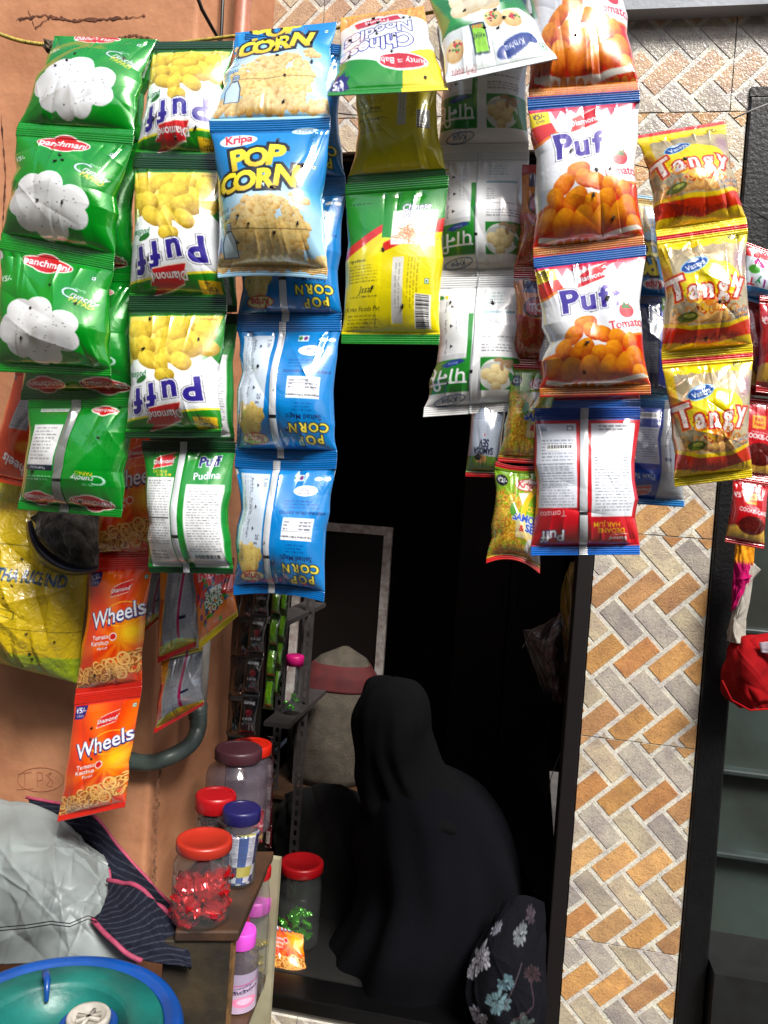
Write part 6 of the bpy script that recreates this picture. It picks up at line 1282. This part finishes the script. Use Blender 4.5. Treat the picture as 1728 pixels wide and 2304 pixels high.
# fingers: five short chains from each wrist
for s_, wn in (('l', 'wl'), ('r', 'wr')):
    wx, wy, wz = J[wn]; J['p'+s_] = (wx, wy+.04, wz-.03); R_['p'+s_] = .026; E_.append((wn, 'p'+s_))
    for q in range(5):
        a, b_ = 'f%s%da' % (s_, q), 'f%s%db' % (s_, q); dx_ = (q-2)*.018
        J[a] = (wx+dx_+(.02 if q == 4 else 0), wy+.06-(.03 if q == 4 else 0), wz-.03); J[b_] = (wx+dx_*1.1+(.03 if q == 4 else 0), wy+.085-(.03 if q == 4 else 0)-.006*abs(q-1), wz-.055); R_[a] = .009; R_[b_] = .0075; E_ += [('p'+s_, a), (a, b_)]
names = list(J); og = Vector((pv[0], pv[1], ZF))
prs = thing('person', 'person seated with the back to the doorway in black headscarf and dark robe', 'person', og)
me = bpy.data.meshes.new('body'); me.from_pydata([tuple(Vector(J[n])-og) for n in names], [(names.index(a), names.index(b)) for a, b in E_], [])
bo = bpy.data.objects.new('body', me); link(bo, prs); sm = bo.modifiers.new('skin', 'SKIN'); sm.use_smooth_shade = True
for i, n in enumerate(names): me.skin_vertices[0].data[i].radius = (R_[n], R_[n]*(.85 if n in ('chest', 'belly') else 1)); me.skin_vertices[0].data[i].use_root = (n == 'pelvis')
bo.modifiers.new('sub', 'SUBSURF').levels = 2; me.materials.append(mat('skin', (.42, .27, .19), .55))
M_scarf = mat('black_scarf_cloth', (.03, .03, .033), .9, bump=.4, bscale=60, spec=.1); M_robe = mat('dark_navy_robe_cloth', (.033, .038, .06), .95, noise=.2, nscale=6, bump=.3, bscale=50, spec=.1)
def robe(nm, rings, m_, n=90, k=96, fold=.012, seed=1):       # rings: (uL, uR, v, Yc, depth radius)
    C = []
    for uL, uR, v, Yc, dr_ in rings: a, b = at(uL, v, Yc), at(uR, v, Yc); C.append(((a.x+b.x)/2, Yc, (a.z+b.z)/2, (b.x-a.x)/2, dr_))
    C = crgrid(np.array(C)[:, None].repeat(2, 1), n, 2)[:, 0]; g = np.random.default_rng(seed); ph = g.random(8)*6.28; V = []
    for i in range(n):
        t = i/(n-1); cx, cy, cz, rx, ry = C[i]
        for j in range(k):
            a = 2*math.pi*j/k; f = fold*t*(math.sin(5*a+ph[0]+t*2)+.6*math.sin(9*a+ph[1]-t*3)+.45*math.sin(14*a+ph[2]+t*5)) + fold*.35*math.sin(6*t*6.28/2+3*a+ph[3])
            V.append((cx+(rx+f)*math.cos(a), cy+(ry+f)*math.sin(a), cz+.004*math.sin(3*a+ph[4])))
    Fq = [(i*k+j, (i+1)*k+j, (i+1)*k+(j+1) % k, i*k+(j+1) % k) for i in range(n-1) for j in range(k)]+[tuple(range(k)), tuple(range((n-1)*k, n*k))[::-1]]
    return mesh_obj(nm, V, Fq, m_, prs, True)
robe('headscarf', [(832, 862, 1464, PYY, .015), (790, 905, 1480, PYY, .075), (768, 925, 1530, PYY, .105), (765, 932, 1585, PYY, .112), (775, 950, 1640, PYY, .115), (778, 1010, 1690, PYY+.01, .14), (788, 1066, 1738, PYY+.01, .160), (840, 1010, 1780, PYY+.01, .10)], M_scarf, 90, fold=.011, seed=3)
robe('robe', [(840, 900, 1640, PYY+.01, .06), (800, 1000, 1680, PYY+.01, .13), (783, 1075, 1730, PYY+.01, .165), (776, 1120, 1810, PYY+.01, .185), (780, 1150, 1900, PYY+.02, .2), (755, 1165, 2000, PYY+.02, .22), (705, 1178, 2100, PYY+.03, .21), (672, 1182, 2185, PYY+.03, .215), (660, 1185, 2240, PYY+.03, .215)], M_robe, 130, fold=.021, seed=6)
sheet('floral_skirt', [[(1078, 1958, 1.770), (1105, 1938, 1.755), (1140, 1935, 1.760), (1180, 1950, 1.805)], [(1020, 2050, 1.750), (1070, 2045, 1.715), (1130, 2045, 1.720), (1184, 2050, 1.775)], [(1008, 2130, 1.735), (1060, 2130, 1.695), (1125, 2130, 1.705), (1182, 2130, 1.765)], [(1018, 2188, 1.725), (1062, 2205, 1.690), (1120, 2212, 1.695), (1178, 2215, 1.755)], [(1030, 2230, 1.755), (1065, 2240, 1.735), (1120, 2245, 1.735), (1178, 2245, 1.775)]],
      CLOTHP, prs, 150, 120, .006, 12, cv=D('flower'), ncr=26)

# ------------------------------------------------------------------ cloths and red bag hanging by the right doorway
cY = YW-.075
M_white = mat('off_white_cloth', (.62, .60, .56), .9, noise=.12, nscale=12, bump=.3); M_redc = mat('crimson_nylon', (.60, .015, .04), .9, noise=.25, nscale=8, bump=.15, bscale=20, spec=.15)
cvk = Cv(3.2, (.62, .05, .32)); cvk.rect(0, 0, 1, .75, (.80, .52, .10))
for k in range(12): cvk.poly([(k/12, .7), ((k+1)/12, .7), ((k+.5)/12, .9)], (.80, .52, .10))
o, _ = sheet('hanging_cloth', [[(1588, 1165, cY), (1606, 1165, cY-.01), (1628, 1168, cY)], [(1584, 1230, cY), (1606, 1230, cY-.012), (1627, 1232, cY)], [(1580, 1290, cY), (1600, 1270, cY-.012), (1622, 1250, cY)], [(1578, 1322, cY), (1588, 1310, cY-.01), (1600, 1300, cY)]], CLOTHP, None, 90, 40, .004, 2, cv=cvk)
tag(o, 'magenta and yellow cloth strip hanging below the red cookie packets', 'cloth')
o, _ = sheet('hanging_cloth', [[(1612, 1222, cY+.01), (1625, 1214, cY), (1642, 1230, cY+.01)], [(1590, 1290, cY+.01), (1606, 1285, cY-.01), (1622, 1270, cY+.01)], [(1574, 1350, cY+.01), (1590, 1350, cY-.012), (1612, 1348, cY+.01)], [(1570, 1384, cY+.01), (1590, 1390, cY-.01), (1614, 1388, cY+.01)]], M_white, None, 80, 50, .003, 7, ncr=18)
tag(o, 'white cloth with dark creases hanging above the red bag', 'cloth')
rb = thing('red_bag', 'crimson cloth bag hanging in the right doorway', 'bag', at(1620, 1530, cY))
sheet('bag_body', [[(1576, 1392, cY+.02), (1620, 1372, cY-.0), (1700, 1365, cY+.02)], [(1562, 1440, cY+.015), (1620, 1430, cY-.045), (1710, 1420, cY+.02)], [(1562, 1500, cY+.015), (1620, 1495, cY-.045), (1700, 1490, cY+.02)], [(1600, 1526, cY+.02), (1635, 1532, cY-.01), (1700, 1530, cY+.02)]], M_redc, rb, 90, 90, .0045, 4, ncr=20)
mb = MB(); mb.tube([at(u, v, cY-.03) for u, v in ((1560, 1470), (1580, 1512), (1620, 1534), (1680, 1530))], .002, 6); mb.build('piping', M_redc, rb, True)
o, _ = sheet('striped_patch', [[(1640, 1388, cY-.04), (1670, 1385, cY-.04), (1700, 1385, cY-.04)], [(1645, 1410, cY-.045), (1672, 1412, cY-.045), (1700, 1415, cY-.045)]], mat('pale_striped_patch', (.6, .55, .6), .8, noise=.3, nscale=60), rb, 12, 12, .001, 2)

# ------------------------------------------------------------------ flies
def fly_mesh():
    mb = MB(); s_ = .001
    mb.lathe([(.2*s_, -3*s_), (1.1*s_, -2.2*s_), (1.4*s_, -1*s_), (1.1*s_, 0), (1.25*s_, .8*s_), (.9*s_, 1.6*s_), (1.0*s_, 2.0*s_), (.8*s_, 2.7*s_), (.1*s_, 3*s_)], (0, 0, 0), 12, ax=Matrix.Rotation(-math.pi/2, 3, 'X'))
    for q in (-1, 1): mb.add([(q*.4*s_, .6*s_, 1.1*s_), (q*1.2*s_, -.6*s_, 1.2*s_), (q*2.3*s_, -3.8*s_, .9*s_), (q*1.0*s_, -4.2*s_, 1.0*s_)], [(0, 1, 2, 3) if q > 0 else (3, 2, 1, 0)])
    for q in (-1, 1):
        for y in (-.6, .4, 1.3): mb.tube([(q*.6*s_, y*s_, -.2*s_), (q*1.9*s_, (y*1.5)*s_, .3*s_), (q*2.7*s_, (y*2.2)*s_, -1.2*s_)], .17*s_, 4)
    me = bpy.data.meshes.new('fly'); me.from_pydata(mb.v, [], mb.f); me.materials.append(mat('fly_black', (.045, .04, .035), .4)); me.update(); return me
FM = fly_mesh(); g = random.Random(12)
counts = {'tilted noodle packet': 12, 'topmost popcorn packet': 10, 'big popcorn packet': 9, 'bulging puri packet': 5, 'middle tomato curl packet': 5, 'third tomato curl packet': 4, 'topmost green packet': 4, 'second green packet': 5, 'third green packet': 4,
          'topmost tomato curl packet': 3, 'topmost curl packet': 3, 'third curl packet': 3, 'popcorn packet back': 3, 'lowest popcorn packet': 2, 'green and yellow noodle packet': 3, 'lowest puri packet back': 3, 'rice sack': 14, 'lowest wheel packet': 3, 'middle wheel packet': 2, 'green packet back': 3, 'middle tangy packet': 2, 'topmost tangy packet': 1}
for short, n in counts.items():
    for Gp, N, nu, nv in SURF.get(short, []):
        for i in range(n):
            r, c_ = int(nv*g.uniform(.12, .9)), int(nu*g.uniform(.12, .88)); p = Vector(Gp[r, c_])
            a = Vector(Gp[r, min(nu-1, c_+2)])-Vector(Gp[r, max(0, c_-2)]); b = Vector(Gp[min(nv-1, r+2), c_])-Vector(Gp[max(0, r-2), c_]); nn = b.cross(a).normalized()
            if nn.dot(Vector(N)) < 0: nn = -nn
            q = nn.to_track_quat('Z', 'Y'); q = q @ Matrix.Rotation(g.random()*6.28, 3, 'Z').to_quaternion()
            o = bpy.data.objects.new('fly', FM); COL.objects.link(o); o.location = p+nn*.0012; o.rotation_mode = 'QUATERNION'; o.rotation_quaternion = q; s_ = g.uniform(.75, 1.1); o.scale = (s_,)*3
            tag(o, 'tiny dark fly resting on the '+short, 'fly', 'flies on the '+short if n > 1 else None)
